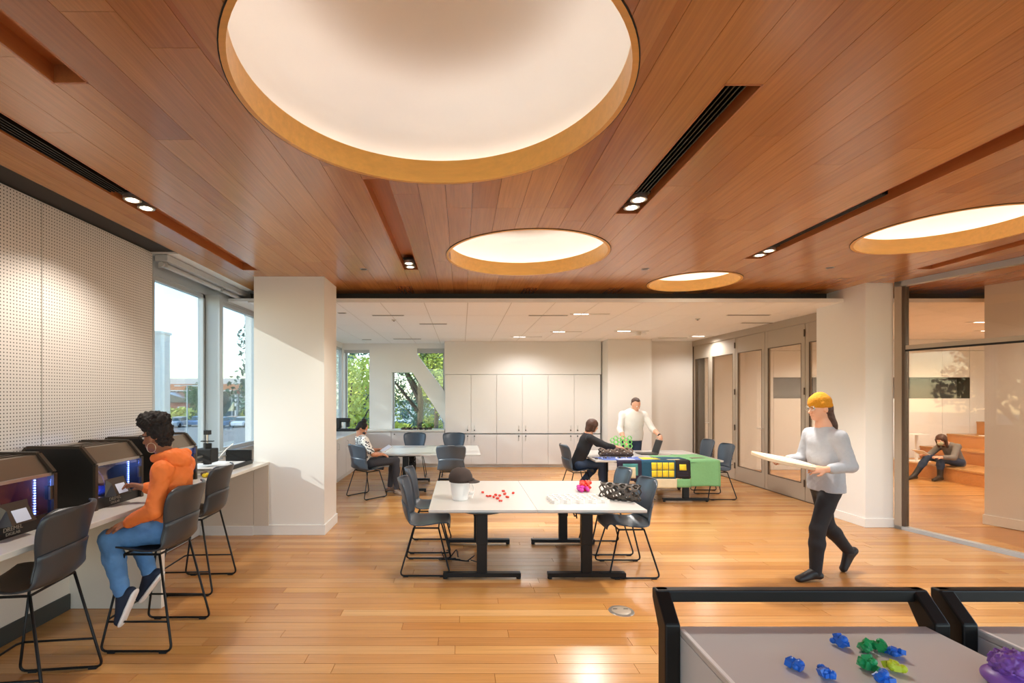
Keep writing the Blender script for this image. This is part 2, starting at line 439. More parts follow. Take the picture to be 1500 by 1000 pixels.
# ---- ceiling end recess, fascia and white tile ceiling
sbox('trim_1', 'darkgap', -3.4, 9.3, 7.39, 7.43, HW + .05, H + .75, 'dark shadow gap where the wooden ceiling ends', 'trim')
sbox('trim_2', 'white', -2.2, 5.49, 7.06, 7.10, HW - .002, HW + .052, 'thin white edge of the lower tile ceiling', 'trim')
sbox('trim_3', 'white', 5.9, 14, 7.06, 7.10, HW - .002, HW + .052, 'thin white edge of the tile ceiling beyond the glass', 'trim')
cw = sbox('ceiling_1', 'white', -3.5, 14.1, 7.10, 12.9, HW + .02, HW + .06, 'white acoustic tile ceiling over the rear area', 'ceiling')
tx0, tw, ty0, td = -3.08, .634, 7.10, 1.13
tilemesh = {}
for xr, y_end in (((-3.08, 5.8), 12.75), ((5.8, 14.0), 11.8)):
    nx = int(round((xr[1] - xr[0]) / tw))
    for i in range(nx):
        y = 7.10
        while y < y_end - .1:
            l = min(td, y_end - y); w = (xr[1] - xr[0]) / nx
            key = (round(l, 3), round(w, 3))
            if key not in tilemesh:
                mb = MB().box(.006, w - .006, .005, l - .005, 0, .02)
                me = bpy.data.meshes.new('ceiling_tile'); me.from_pydata(mb.v, [], mb.f); me.materials.append(M['tile']); me.update(); tilemesh[key] = me
            o = bpy.data.objects.new('ceiling_tile', tilemesh[key]); COL.objects.link(o); o.parent = cw; o.location = (xr[0] + i * w, y, HW)
            y += td
    mb = MB()
    for i in range(nx + 1):
        xx = xr[0] + i * w; mb.box(xx - .006, xx + .006, 7.1, y_end, HW + .004, HW + .02)
    y = 7.1
    while y < y_end: mb.box(xr[0], xr[1], y - .005, y + .005, HW + .004, HW + .02); y += td
    mb.build('ceiling_grid', 'grid', cw)
# slim linear diffusers / lights in the tile ceiling   (px range, py)
LIN = [(545, 592, 461.5, 'v'), (614, 655, 474, 'v'), (576, 617, 496, 'v'), (495, 507, 458, 'v'), (774, 832, 461.5, 'v'), (835, 893, 459.5, 'l'), (806, 852, 485.5, 'l'), (748, 794, 493, 'l'),
       (1065, 1128, 461, 'v'), (1086, 1140, 472.5, 'v'), (900, 950, 484.5, 'l'), (964, 1007, 494.5, 'v'), (1010, 1056, 492, 'l'), (530, 544, 497, 'v')]
LIN_AT = ['above the left rear tables', 'second from the left', 'above the braced window', 'at the far left edge', 'beside the brightest light', 'nearest the wood ceiling',
          'in the middle of the row', 'closest to the tall cabinets', 'by the folding doors, front one', 'by the folding doors, rear one', 'above the standing man', 'last one before the rear pier', 'in the corner by the folding doors', 'small one at the rear left window']
for k, (a, b, y, ty) in enumerate(LIN):
    Y = (HW - EYE) * F / (CY - y); p = P(a, y, Y); q = P(b, y, Y); w = q.x - p.x
    if ty == 'v':
        t = thing('linear_diffuser', 'grey linear air slot in the tile ceiling, ' + LIN_AT[k], 'air vent', (p.x, Y, HW), group='linear air slots in the tile ceiling')
        MB().box(0, w, -.035, .035, -.006, .001).build('frame', 'grid', t)
        MB().box(.01, w - .01, -.022, -.004, -.009, .0).build('slot', 'niche', t); MB().box(.01, w - .01, .004, .022, -.009, .0).build('slot', 'niche', t)
    else:
        t = thing('linear_light', 'linear light with bright lenses in the tile ceiling, ' + LIN_AT[k], 'ceiling light', (p.x, Y, HW), group='slim linear lights in the tile ceiling')
        MB().box(0, w, -.03, .03, -.006, .001).build('frame', 'grid', t)
        for s in (.1, .3): MB().box(w * s, w * (s + .16), -.02, .02, -.01, -.004).build('lens', 'lampw', t)
        spot(p.x + w / 2, Y, HW - .03, 115 if Y < 9.6 else 48, 2.8, (1, .98, .95), .15)
for x, y in ((-2, 8.6), (-.2, 8.6), (1.6, 9.6), (3.4, 8.6), (4.6, 10.4), (1.6, 11.2), (-1.4, 11)):
    pass
for (a, y, nm) in ((1022, 466.5, 'small ceiling sensor in the rear tile ceiling nearest the folding doors'), (577, 468, 'small ceiling sensor in the rear tile ceiling above the left tables')):
    Y = (HW - EYE) * F / (CY - y); t = thing('ceiling_sensor', nm, 'sensor', P(a, y, Y)); MB().cyl((0, 0, -.02), (0, 0, 0), .03, .045, 16).build('dome', 'grid', t); MB().cyl((0, 0, -.03), (0, 0, -.02), .015, n=12).build('tip', 'champdark', t)
t = thing('projector_mount', 'small white ceiling bracket with wings above the standing man', 'ceiling fixture', P(935, 486, 10.4))
t.location.z = HW
MB().box(-.16, .16, -.02, .02, -.012, 0).build('plate', 'white', t); MB().cyl((0, 0, -.07), (0, 0, 0), .045, .06, 16).build('head', 'grid', t); MB().box(.03, .17, -.03, .03, -.045, -.03).build('wing', 'white', t)

# ---- left side: perforated wall, windows, column
sbox('wall_left', 'wallwhite', -3.55, -3.352, -3, 5.3, -.2, 4, 'left wall carrying the perforated white panels', 'wall')
LW = bpy.data.objects['wall_left']
yy = 5.30
for a, b in ((3.90, 5.30), (2.68, 3.90), (1.46, 2.68), (.24, 1.46)):
    MB().box(-3.35, XW, a + .004, b - .004, .93, H + .005).build('perforated_panel', 'peg', LW)
MB().box(-3.352, XW + .004, 5.30, 5.33, .9, 3.3).build('edge_trim', 'alu', LW)
sbox('trim_4', 'darkgap', -3.55, -3.05, -3, 5.3, H + .02, H + .06, 'dark recessed soffit above the perforated wall', 'trim')
sbox('trim_5', 'white', -3.55, -3.05, 5.3, 8.2, H + .0, H + .06, 'pale soffit above the left windows', 'trim')
# window wall 1 (two big panes)
def windowpane(n, y0, y1, x=XG, zb=1.0, zt=3.12, label=''):
    w = bpy.data.objects.new('window_%d' % n, None); COL.objects.link(w); struct(w, label, 'window')
    fr = MB(); f = .05
    fr.box(x - .06, x + .01, y0, y0 + f, zb, zt); fr.box(x - .06, x + .01, y1 - f, y1, zb, zt)
    fr.box(x - .06, x + .01, y0, y1, zb, zb + f); fr.box(x - .06, x + .01, y0, y1, zt - f, zt)
    fr.build('window_frame', 'alu', w)
    MB().box(x - .03, x - .022, y0 + f, y1 - f, zb + f, zt - f).build('pane', 'glass', w)
    return w
wA = windowpane(1, 5.28, 6.50, label='first tall window right of the perforated wall')
MB().box(XG - .0, XG + .012, 6.49, 6.512, 1.0, 3.12).build('gasket', 'blackmatte', wA)
wB = windowpane(2, 6.60, 8.15, label='tall window between the grey mullion and the white column')
sbox('trim_6', 'alu', XG - .06, -3.20, 6.50, 6.60, .94, 3.12, 'grey mullion between the left windows', 'trim')
sbox('trim_7', 'alu', XG - .08, XG + .03, 5.28, 8.2, 3.12, 3.34, 'aluminium head frame over the left windows', 'trim')
sbox('trim_8', 'alu', XG - .08, XG + .10, 5.28, 8.2, .94, 1.0, 'aluminium sill of the left windows', 'trim')
t = thing('roller_shade', 'rolled-up grey shade cassette above the left windows', 'window shade', (-3.22, 5.3, 3.24))
MB().box(-.09, .05, 0, 2.8, 0, .075).build('cassette', 'shade', t, bevel=.008)
MB().cyl((-.02, 0, -.03), (-.02, 2.8, -.03), .028, n=16).build('rolled_fabric', 'shade', t, smooth=2)
for y in (.03, 1.27, 2.7): MB().box(-.07, .03, y, y + .02, -.06, .01).build('bracket', 'alu', t)
sbox('wall_left_1', 'wallwhite', -3.6, XG - .08, 5.3, 8.2, -3, .94, 'low wall below the left windows', 'wall')
sbox('wall_left_2', 'white', -3.6, XG - .02, 8.18, 8.3, -.1, H, 'wall return behind the left column', 'wall')
sbox('wall_left_7', 'white', -3.45, -3.06, 8.2, 8.3, -.1, H, 'short jog of the left wall behind the column', 'wall')
# column
c = sbox('wall_left_3', 'white', -2.67, -1.765, 6.32, 6.93, 0, H, 'broad white square column left of centre', 'column')
c.name = 'column'; c['kind'] = 'structure'
sbox('baseboard_column', 'white', -2.685, -1.75, 6.305, 6.945, 0, .13, 'white baseboard round the left column', 'baseboard', bevel=.003)
# bench counter
ct = sbox('counter_bench', 'counter', -3.33, -2.47, .5, 6.318, .905, .94, bevel=.004)
tag(ct, 'long pale counter under the perforated wall and left windows', 'counter')
wb = sbox('wall_left_4', 'benchpanel', -3.36, -3.30, .5, 5.2, 0, .905, 'pale lower wall under the counter', 'wall')
sbox('baseboard_left', 'darkbase', -3.30, -3.285, .5, 4.13, 0, .13, 'dark baseboard under the counter', 'baseboard')
sbox('counter_support', 'benchpanel', -3.30, -2.53, 4.14, 4.19, 0, .905)
tag(bpy.data.objects['counter_support'], 'pale upright end panel carrying the counter', 'counter support')
e = thing('bench_end_panel', 'pale panelled front under the counter joining the column', 'panel', (-3.35, 6.30, 0))
MB().box(0, .68, 0, .018, .12, .90).build('panel', 'benchpanel', e); MB().box(.686, .875, 0, .018, .12, .90).build('panel', 'benchpanel', e)
MB().box(0, .68, -.012, .0, 0, .12).build('baseboard', 'white', e)
sbox('wall_left_5', 'wallwhite', -3.45, -3.36, 5.2, 8.2, 0, .94, 'lower wall beneath the window sill', 'wall')

# ---- rear area left wall with window
sbox('wall_left_6', 'white', -3.3, -3.08, 8.2, 12.9, -.1, .95, 'low rear left wall below the windows', 'wall')
w3 = windowpane(3, 8.3, 10.4, x=-3.1, zb=.95, zt=3.0, label='rear left window nearest the column')
w4 = windowpane(4, 10.45, 12.7, x=-3.1, zb=.95, zt=3.0, label='rear left window at the back corner')
sbox('trim_9', 'white', -3.3, -3.08, 8.2, 12.9, 3.0, HW + .02, 'white head above the rear left windows', 'trim')

# ---- back wall with window openings
WB = 12.75
def wpx(px): return (px - CX) / F * WB
def wpz(py): return EYE - (py - CY) / F * WB
bw = MB()
def wallpoly(pts, y0=WB, y1=WB + .35): bw.prism([(wpx(a), wpz(b)) for a, b in pts], y0, y1, axis=1)
TOP, BOT = 485, 700
wallpoly([(480, TOP), (503, TOP), (503, BOT), (480, BOT)])
wallpoly([(503, TOP), (541, TOP), (541, 512), (503, 512)]); wallpoly([(503, 643), (541, 643), (541, BOT), (503, BOT)])
wallpoly([(541, TOP), (573.5, TOP), (573.5, BOT), (541, BOT)])
wallpoly([(573.5, TOP), (611, TOP), (611, 519), (573.5, 519)])          # above
wallpoly([(573.5, 519), (611, 519), (651, 573), (651, 619), (604, 545), (573.5, 545)])
wallpoly([(611, TOP), (651, TOP), (651, 510), (611, 510)])
wallpoly([(573.5, 629), (651, 629), (651, BOT), (573.5, BOT)])
wallpoly([(651, TOP), (660, TOP), (660, BOT), (651, BOT)])
struct(bw.build('wall_back', 'white'), 'white rear wall with slanted window openings', 'wall')
def backwin(n, x0, x1, y0, y1, label, mull=()):
    w = bpy.data.objects.new('window_%d' % n, None); COL.objects.link(w); struct(w, label, 'window')
    a, b, t_, d = wpx(x0), wpx(x1), wpz(y0), wpz(y1); f = .045
    fr = MB().box(a, a + f, WB + .24, WB + .3, d, t_).box(b - f, b, WB + .24, WB + .3, d, t_).box(a, b, WB + .24, WB + .3, d, d + f).box(a, b, WB + .24, WB + .3, t_ - f, t_)
    fr.build('window_frame', 'alu', w)
    MB().box(a + f, b - f, WB + .26, WB + .268, d + f, t_ - f).build('pane', 'glass', w)
    MB().box(a, b, WB + .1, WB + .22, t_ - .13, t_).build('shade_cassette', 'shade', w)
backwin(5, 503, 541, 509, 645, 'narrow rear window at the left corner with trees outside')
backwin(6, 573.5, 651, 509, 631, 'rear window crossed by a slanted white brace')

# ---- cabinets on the back wall
YC = 12.2
def cpx(px): return (px - CX) / F * YC
def cpz(py): return EYE - (py - CY) / F * YC
sbox('wall_back_1', 'cabinet', cpx(651), cpx(881), YC + .02, 12.75, cpz(548) + .0, HW + .02, 'plain white bulkhead above the tall cabinets', 'wall')
xs = [652, 690, 727.5, 765, 803, 841, 879.5]
def knob(px, py, mbp, off=(0, 0)):
    x = cpx(px) - off[0]; z = cpz(py) - off[1]
    t = MB().cyl((x, -.02, z), (x, .002, z), .014, n=12).build('lock', 'blackmatte', mbp)
    MB().tube([(x - .0, -.002, z + .02), (x, -.03, z + .03), (x, -.03, z + .10), (x, -.002, z + .11)], .006, 6).build('handle', 'steel', mbp)
for i in range(3):
    a, b = xs[2 * i], xs[2 * i + 2]; m_ = xs[2 * i + 1]
    nm = ['beside the slanted window', 'in the middle of the row', 'at the right end of the row'][i]
    for (top, bot, word) in ((548.5, 634.5, 'upper'), (636, 680, 'lower')):
        x0 = cpx(a); t = thing('tall_cabinet' if word == 'upper' else 'base_cabinet', 'white two-door %s wall cabinet %s' % (word, nm), 'cabinet', (x0, YC, 0 if word == 'lower' else cpz(bot)))
        z0 = t.location.z
        MB().box(0, cpx(b) - x0 - .002, .02, .5, cpz(bot) - z0, cpz(top) - z0).build('body', 'cabinet', t)
        for (p, q, sx) in ((a, m_, 1), (m_, b, -1)):
            d = MB().box(cpx(p) - x0 + .004, cpx(q) - x0 - .004, 0, .02, cpz(bot) + .003 - z0, cpz(top) - .003 - z0).build('door', 'cabinet', t, bevel=.002)
            kx = m_ - 5 * sx; ky = 630 if word == 'upper' else 638.5
            if i == 0: kx = 690 + 0 if False else kx
            x = cpx(kx) - x0; z = cpz(ky) - z0
            MB().cyl((x, -.016, z), (x, .002, z), .016, n=12).build('knob', 'blackmatte', d)
            s = 1 if word == 'upper' else -1
            MB().tube([(x, .0, z + s * .03), (x, -.03, z + s * .035), (x, -.03, z + s * .11), (x, .0, z + s * .115)], .006, 6).build('handle', 'steel', d)
sbox('baseboard_back', 'grid', -2.5, cpx(881), YC + .05, YC + .08, 0, .085, 'recessed kick plate below the rear cabinets', 'baseboard')
# base units under window: counter
for k, (a, b) in enumerate(((527, 573), (573, 612), (612, 651))):
    x0 = cpx(a); t = thing('base_cabinet', 'white base cabinet under the rear counter ' + ['nearest the left corner', 'second from the left corner', 'just left of the tall cabinets'][k], 'cabinet', (x0, YC, 0))
    MB().box(0, cpx(b) - x0 - .002, .02, .5, .085, .88).build('body', 'cabinet', t)
    d = MB().box(.004, cpx(b) - x0 - .006, 0, .02, .09, .875).build('door', 'cabinet', t, bevel=.002)
    MB().cyl((.08, -.016, .82), (.08, .002, .82), .014, n=12).build('knob', 'blackmatte', d)
rc = MB().box(-3.08, cpx(651), YC - .02, 12.75, .885, .92).box(-3.08, -2.46, 8.3, YC - .02, .885, .92).build('rear_counter', 'counter', bevel=.003)
tag(rc, 'pale L-shaped worktop below the rear windows', 'counter')
for k in range(5):
    y0 = 8.35 + k * .77; t = thing('base_cabinet', 'white base cabinet along the rear left window wall, ' + ['hidden nearest the column', 'second from the column', 'beside the seated woman in patterned blouse', 'fourth from the column', 'in the far left corner'][k], 'cabinet', (-2.5, y0, 0))
    MB().box(-.55, -.02, 0, .765, .1, .88).build('body', 'cabinet', t)
    d = MB().box(-.02, 0, .004, .76, .105, .875).build('door', 'cabinet', t, bevel=.002)
    MB().tube([(0, .06, .68), (.03, .06, .69), (.03, .06, .80), (0, .06, .81)], .005, 6).build('handle', 'steel', d)
sbox('baseboard_rear_left', 'grid', -2.58, -2.55, 8.3, 12.2, 0, .1, 'grey kick plate below the rear left cabinets', 'baseboard')
# rear column and recess
sbox('wall_back_2', 'wallwhite', 3.5, 4.55, 11.76, 12.9, 0, HW + .02, 'white pier behind the standing man', 'wall')
sbox('wall_back_3', 'beigewall', 4.55, 5.95, 12.25, 12.9, 0, HW + .02, 'warm recessed wall beside the folding doors', 'wall')
sbox('baseboard_back_1', 'white', 3.49, 4.56, 11.745, 11.76, 0, .1, 'white baseboard of the rear pier', 'baseboard')
sbox('baseboard_back_2', 'white', 4.56, 5.7, 12.235, 12.25, 0, .1, 'white baseboard of the recessed wall', 'baseboard')

# ---- right column
sbox('wall_right', 'white', 5.49, 5.87, 6.68, 7.60, 0, H, 'white right column between folding doors and glass', 'wall')
sbox('baseboard_right', 'white', 5.475, 5.875, 6.665, 7.60, 0, .12, 'white baseboard of the right column', 'baseboard', bevel=.003)
# ---- folding glass partition
XP = 5.78
yb = [7.35, 8.27, 9.37, 10.38, 11.42, 12.24]
for k in range(5):
    y0, y1 = yb[k] + .006, yb[k + 1] - .006
    d = bpy.data.objects.new('door_%d' % (k + 1), None); COL.objects.link(d); d.location = (XP, y0, 0)
    struct(d, 'tall folding glass door ' + ['partly behind the right column', 'second from the right column', 'third from the right column, middle of the row', 'fourth from the right column', 'farthest, beside the recessed rear wall'][k], 'door')
    w = y1 - y0; zt = 3.0; s = .085
    MB().box(0, .05, 0, s, .015, zt).build('stile', 'champ', d); MB().box(0, .05, w - s, w, .015, zt).build('stile', 'champ', d)
    MB().box(0.002, .048, s, w - s, .015, .30).build('bottom_rail', 'champ', d); MB().box(0.002, .048, s, w - s, 2.68, zt).build('top_rail', 'champ', d)
    g = .012
    MB().box(-.001, .02, s, s + g, .30, 2.68).box(-.001, .02, w - s - g, w - s, .30, 2.68).box(-.001, .02, s, w - s, .30, .30 + g).box(-.001, .02, s, w - s, 2.68 - g, 2.68).build('gasket', 'champdark', d)
    MB().box(.02, .028, s, w - s, .30, 2.68).build('pane', 'glass2', d)
    if k in (1, 3):
        for z in (.25, 1.05, 1.8, 2.78):
            MB().cyl((-.012, -.006, z), (-.012, -.006, z + .12), .013, n=10).build('hinge', 'champdark', d)
    if k in (2, 4):
        MB().tube([(0, .04, 1.15), (-.05, .04, 1.15), (-.05, .14, 1.15)], .009, 8).build('handle', 'steel', d)
sbox('trim_10', 'champ', XP - .03, XP + .08, 7.3, 12.25, 3.0, HW + .0, 'track housing over the folding glass doors', 'trim')
sbox('trim_11', 'champdark', XP + .0, XP + .05, 7.3, 12.25, 0.0, .012, 'floor track of the folding glass doors', 'trim')
sbox('trim_12', 'champdark', XP - .02, XP + .07, 12.24, 12.30, 0, HW, 'end jamb of the folding doors', 'trim')
sbox('trim_19', 'champ', XP - .02, XP + .07, 7.29, 7.35, 0, HW, 'near jamb of the folding doors', 'trim')

# ---- right glass partition (angled)
A = Vector((5.90, 6.66, 0)); Bv = Vector((6.92, 2.6, 0)); dr = (Bv - A).normalized()
gp = bpy.data.objects.new('window_7', None); COL.objects.link(gp); struct(gp, 'large glazed partition to the stepped seating room', 'window')
gp.location = A; gp.rotation_euler = (0, 0, math.atan2(dr.y, dr.x)); L_ = (Bv - A).length
MB().box(0, .09, -.05, .05, 0, H).build('jamb', 'champ', gp)
MB().box(.09, .125, -.045, .03, .05, H - .08).build('inner_jamb', 'champdark', gp)
MB().box(0, L_, -.05, .05, 0, .045).build('sill', 'alu', gp); MB().box(0, L_, -.05, .05, H - .07, H - .001).build('head', 'alu', gp)
MB().box(.12, L_, -.035, .035, 2.40, 2.455).build('transom', 'champ', gp)
MB().box(.12, L_, -.036, -.030, 2.375, 2.40).build('gasket', 'blackmatte', gp)
MB().box(.125, L_, -.006, .004, .045, 2.40).build('lower_pane', 'glass2', gp); MB().box(.125, L_, -.006, .004, 2.455, H - .07).build('upper_pane', 'glass2', gp)

# ---- far room
YF = 11.8
fw = bpy.data.objects.new('wall_far', None); COL.objects.link(fw); struct(fw, 'white panelled wall with dark niche beyond the glass', 'wall')
def fpanel(x0, x1, z0, z1, m='white'): MB().box(x0 + .004, x1 - .004, YF, YF + .05, z0 + .004, z1 - .004).build('wall_panel', m, fw)
nx0, nx1, nz0, nz1 = 7.49, 12.2, 1.72, 2.21
for a, b in ((5.86, nx0), (nx0, 9.5), (9.5, 11.54), (11.54, nx1), (nx1, 14.1)):
    fpanel(a, b, 2.86, HW)
    if a >= nx1 or b <= nx0: fpanel(a, b, 0, 2.86)
    else: fpanel(a, b, nz1, 2.86); fpanel(a, b, 0, nz0)
mb = MB().box(nx0, nx1, YF + .3, YF + .32, nz0, nz1).box(nx0, nx1, YF, YF + .3, nz0 - .01, nz0).box(nx0, nx1, YF, YF + .3, nz1, nz1 + .01).box(nx0 - .01, nx0, YF, YF + .3, nz0, nz1).box(nx1, nx1 + .01, YF, YF + .3, nz0, nz1)
mb.build('niche', 'niche', fw)
MB().box(5.86, 14.1, YF + .34, YF + .4, 0, 3.3).build('backing', 'darkgap', fw)
sbox('wall_right_1', 'white', 14.0, 14.1, 3, 12, 0, 3.6, 'far side wall of the stepped seating room', 'wall')
# angled pier behind the glass
q = Vector((.36, -.93, 0)); q2 = Vector((.93, .36, 0)); c0 = Vector((7.30, 6.86, 0))
pts = [c0, c0 + q * 1.4, c0 + q * 1.4 + q2 * .9, c0 + q2 * .9]
struct(MB().prism([(p.x, p.y) for p in pts], 0, H).build('wall_right_2', 'wallwhite'), 'white pier seen through the glass partition', 'wall')
pts2 = [p + (-q * .015 - q2 * .015 if i == 0 else q * .015 - q2 * .015 if i == 1 else Vector()) for i, p in enumerate(pts)]
struct(MB().prism([(p.x, p.y) for p in pts2], 0, .13).build('baseboard_pier', 'white'), 'white baseboard of the pier beyond the glass', 'baseboard')
# bleacher steps
st = thing('seating_steps', 'wooden bleacher steps rising to the right beyond the glass', 'steps', (10.1, 9, 0))
SX = [10.1, 11.0, 11.65, 12.36, 14.0]
for i in range(4):
    MB().box(SX[i] - 10.1, 13.99 - 10.1, -3.5 if i else -3.5, YF - 9 - .01, i * .29, (i + 1) * .29 - .03).build('riser', 'stepwood', st)
    MB().box(SX[i] - 10.1 - .015, SX[i + 1] - 10.1 + (.0), -3.5, YF - 9 - .01, (i + 1) * .29 - .03, (i + 1) * .29).build('tread', 'floorwood', st)
for x, y, z, nm in ((10.35, 11.2, .29, 'white slim side table on the lowest wooden step'), (11.9, 11.0, .87, 'white slim side table on the upper wooden step')):
    t = thing('side_table', nm, 'side table', (x, y, z))
    MB().box(-.17, .2, -.15, .15, 0, .015).build('base', 'white', t); MB().box(-.0, .035, -.02, .02, .015, .60).build('post', 'white', t); MB().box(-.22, .22, -.16, .16, .60, .62).build('top', 'white', t)
for (x, y, wh) in ((7.4, 9.2, 'nearest the folding doors'), (8.6, 10.4, 'in the middle near the niche wall'), (9.6, 9.0, 'seen over the transom'), (11, 10.2, 'above the wooden steps')):
    t = thing('linear_light', 'linear light in the ceiling beyond the glass, ' + wh, 'ceiling light', (x, y, HW), group='slim linear lights in the tile ceiling')
    MB().box(-.35, .35, -.03, .03, -.006, .001).build('frame', 'grid', t); MB().box(-.2, .2, -.02, .02, -.01, -.004).build('lens', 'lampw', t)
    spot(x, y, HW - .03, 85, 2.6, (1, .88, .72), .08)
# ============================================================ FURNITURE
M['bluegrey'] = M['shell']
PROF = [(.24, -.035, .165), (.228, -.006, .20), (.15, .0, .228), (.05, -.012, .24), (-.05, -.022, .245), (-.13, -.014, .242), (-.19, .018, .236), (-.225, .08, .226),
        (-.243, .16, .218), (-.255, .24, .238), (-.27, .32, .252), (-.29, .385, .252), (-.302, .42, .228), (-.308, .438, .15)]
def prof(t):
    i = min(int(t), len(PROF) - 2); f = t - i
    p = [Vector(PROF[max(0, min(len(PROF) - 1, i + k))]) for k in (-1, 0, 1, 2)]
    return .5 * ((2 * p[1]) + (p[2] - p[0]) * f + (2 * p[0] - 5 * p[1] + 4 * p[2] - p[3]) * f * f + (-p[0] + 3 * p[1] - 3 * p[2] + p[3]) * f ** 3)
def shell_mesh(t0, t1, hs, off=0, nt_=22, nv=16, wadd=0, cutcurve=0):
    vs = []; fs = []
    for i in range(nt_ + 1):
        for j in range(nv + 1):
            v = -1 + 2 * j / nv
            tt = t0 + (t1 - cutcurve * (v * v) - t0) * i / nt_ if cutcurve >= 0 else (t0 - cutcurve * (v * v)) + (t1 - (t0 - cutcurve * (v * v))) * i / nt_
            p = prof(tt); b = max(0, min(1, (tt - 4.5) / 3)); b = b * b * (3 - 2 * b)
            x = p.x + .075 * v * v * b - off * b; z = p.y + hs + .03 * v * v * (1 - b) * min(1, tt) - off * (1 - b)
            vs.append((x, v * (p.z + wadd), z))
    for i in range(nt_):
        for j in range(nv):
            a = i * (nv + 1) + j; fs.append((a, a + 1, a + nv + 2, a + nv + 1))
    return MB().add(vs, fs)
def make_chair(hs, stool, shellm, name, label, loc, rot):
    t = thing(name, label, 'stool' if stool else 'chair', loc, rot)
    o = shell_mesh(0, 8.7, hs, .006, cutcurve=.35).build('seat', shellm, t, smooth=True); md = o.modifiers.new('thick', 'SOLIDIFY'); md.thickness = .011; md.offset = 0
    o = shell_mesh(6.3, 13, hs, -.004).build('backrest', shellm, t, smooth=True); md = o.modifiers.new('thick', 'SOLIDIFY'); md.thickness = .011; md.offset = 0
    for s in (-1, 1):
        y0, y1 = s * .19, s * .262; zt = hs - .035
        pts = [(.13, y0, zt), (.25, y1, .012), (-.25, y1, .012), (-.12, y0, zt)]
        mb = MB().tube(pts, .0085, 8, fillet=.05); o = mb.build('leg_frame', 'black', t, smooth=True)
        for x in (.17, -.19): MB().box(x - .025, x + .025, y1 - .011, y1 + .011, 0, .014).build('glide', 'blackmatte', o)
        if stool:
            zf = .20; k = zf / zt; a = Vector(pts[1]).lerp(Vector(pts[0]), k); b = Vector(pts[2]).lerp(Vector(pts[3]), k)
            MB().tube([a, b], .0075, 8).build('side_footrest', 'black', t, smooth=True)
    MB().tube([(.13, -.19, hs - .036), (-.12, -.19, hs - .036), (-.12, .19, hs - .036), (.13, .19, hs - .036), (.13, -.19, hs - .036)], .0085, 8).build('under_frame', 'black', t)
    if stool:
        k = .20 / (hs - .035); a = Vector((.25, -.262, .012)).lerp(Vector((.13, -.19, hs - .035)), k)
        MB().tube([a, (a.x + .02, a.y + .03, a.z), (a.x + .02, -a.y - .03, a.z), (a.x, -a.y, a.z)], .0075, 8).build('front_footrest', 'black', t, smooth=True)
    return t
G = 'charcoal shell chairs with black wire frames'
chair0 = make_chair(.50, False, 'shell', 'shell_chair', 'blue-grey shell chair at left end of white centre tables, nearer the camera', (-.36, 5.12, 0), 0)
kd = kids_of(chair0)
chair0['group'] = G
def chair(x, y, rot, label):
    c = copy_tree(chair0, kd); c.location = (x, y, 0); c.rotation_euler = (0, 0, rot); c['label'] = label; return c
chair(-.37, 5.83, .0, 'blue-grey shell chair at left end of white centre tables, behind the other one')
chair(1.69, 5.06, PI, 'blue-grey shell chair at right end of white centre tables, nearer the camera')
chair(1.68, 5.76, PI, 'blue-grey shell chair at right end of white centre tables, behind the other one')
chair(-1.68, 8.71, math.radians(48), 'blue-grey shell chair under the woman in patterned blouse')
chair(-.18, 8.62, PI / 2, 'shell chair seen from behind at the left rear table, camera side')
chair(-1.06, 10.95, -PI / 2, 'shell chair behind the left rear table, straight beyond its black column')
chair(-.17, 10.95, -PI / 2, 'shell chair behind the left rear table, half hidden by a chair back')
chair(2.02, 8.62, .1, 'blue-grey shell chair under the woman in black')
chair(4.46, 8.66, PI, 'dark shell chair at right end of the quilt table, nearer the camera')
chair(4.55, 9.5, PI, 'dark shell chair at right end of the quilt table, farther back')
S1 = make_chair(.70, True, 'shelldark', 'bar_stool', 'empty dark shell stool at the counter, nearest the camera', (-2.58, 2.95, 0), PI + .12)
kds = kids_of(S1); S1['group'] = 'dark shell stools at the counter'
for x, y, r, lb in ((-2.27, 3.69, PI, 'dark shell stool under the woman in orange hoodie'), (-2.49, 4.65, PI + .05, 'empty dark shell stool at the counter, farthest from the camera')):
    c = copy_tree(S1, kds); c.location = (x, y, 0); c.rotation_euler = (0, 0, r); c['label'] = lb

def make_table(x0, y0, w, d, label, group):
    t = thing('work_table', label, 'table', (x0 + w / 2, y0 + d / 2, 0), 0, group)
    MB().box(-w / 2 + .001, w / 2 - .001, -d / 2, d / 2, .70, .722).build('tabletop', 'tabletop', t, bevel=.002)
    MB().box(-w / 2 + .004, w / 2 - .004, -d / 2 + .003, d / 2 - .003, .692, .70).build('edge_band', 'tabledge', t)
    for s in (-1, 1):
        yy_ = s * (d / 2 - .22)
        o = MB().box(-.055, .055, yy_ - .035, yy_ + .035, .34, .69).box(-.05, .05, yy_ - .03, yy_ + .03, .05, .36).build('column', 'black', t, bevel=.004)
        MB().box(-.38, .38, yy_ - .035, yy_ + .035, .022, .062).build('foot', 'black', t, bevel=.004)
        for q_ in (-.36, .36): MB().cyl((q_, yy_, 0), (q_, yy_, .024), .022, n=12).build('glide', 'blackmatte', t)
        MB().cyl((0, yy_, .675), (0, yy_, .692), .22, .26, 28).build('mounting_plate', 'black', t)
    MB().box(-.03, .03, -d / 2 + .22, d / 2 - .22, .64, .68).build('cross_beam', 'black', t)
    return t
make_table(-.31, 4.6, 1.02, 1.56, 'white sit-stand table with the white bucket on it', 'white sit-stand tables on black columns')
kt = None
make_table(.71, 4.6, 1.03, 1.56, 'white sit-stand table with the grey honeycomb sleeve on it', 'white sit-stand tables on black columns')
make_table(-1.50, 8.9, .93, 1.55, 'left rear white table beside the woman in patterned blouse', 'white sit-stand tables on black columns')
make_table(-.57, 8.9, .92, 1.55, 'rear white table with a chair at its camera side', 'white sit-stand tables on black columns')
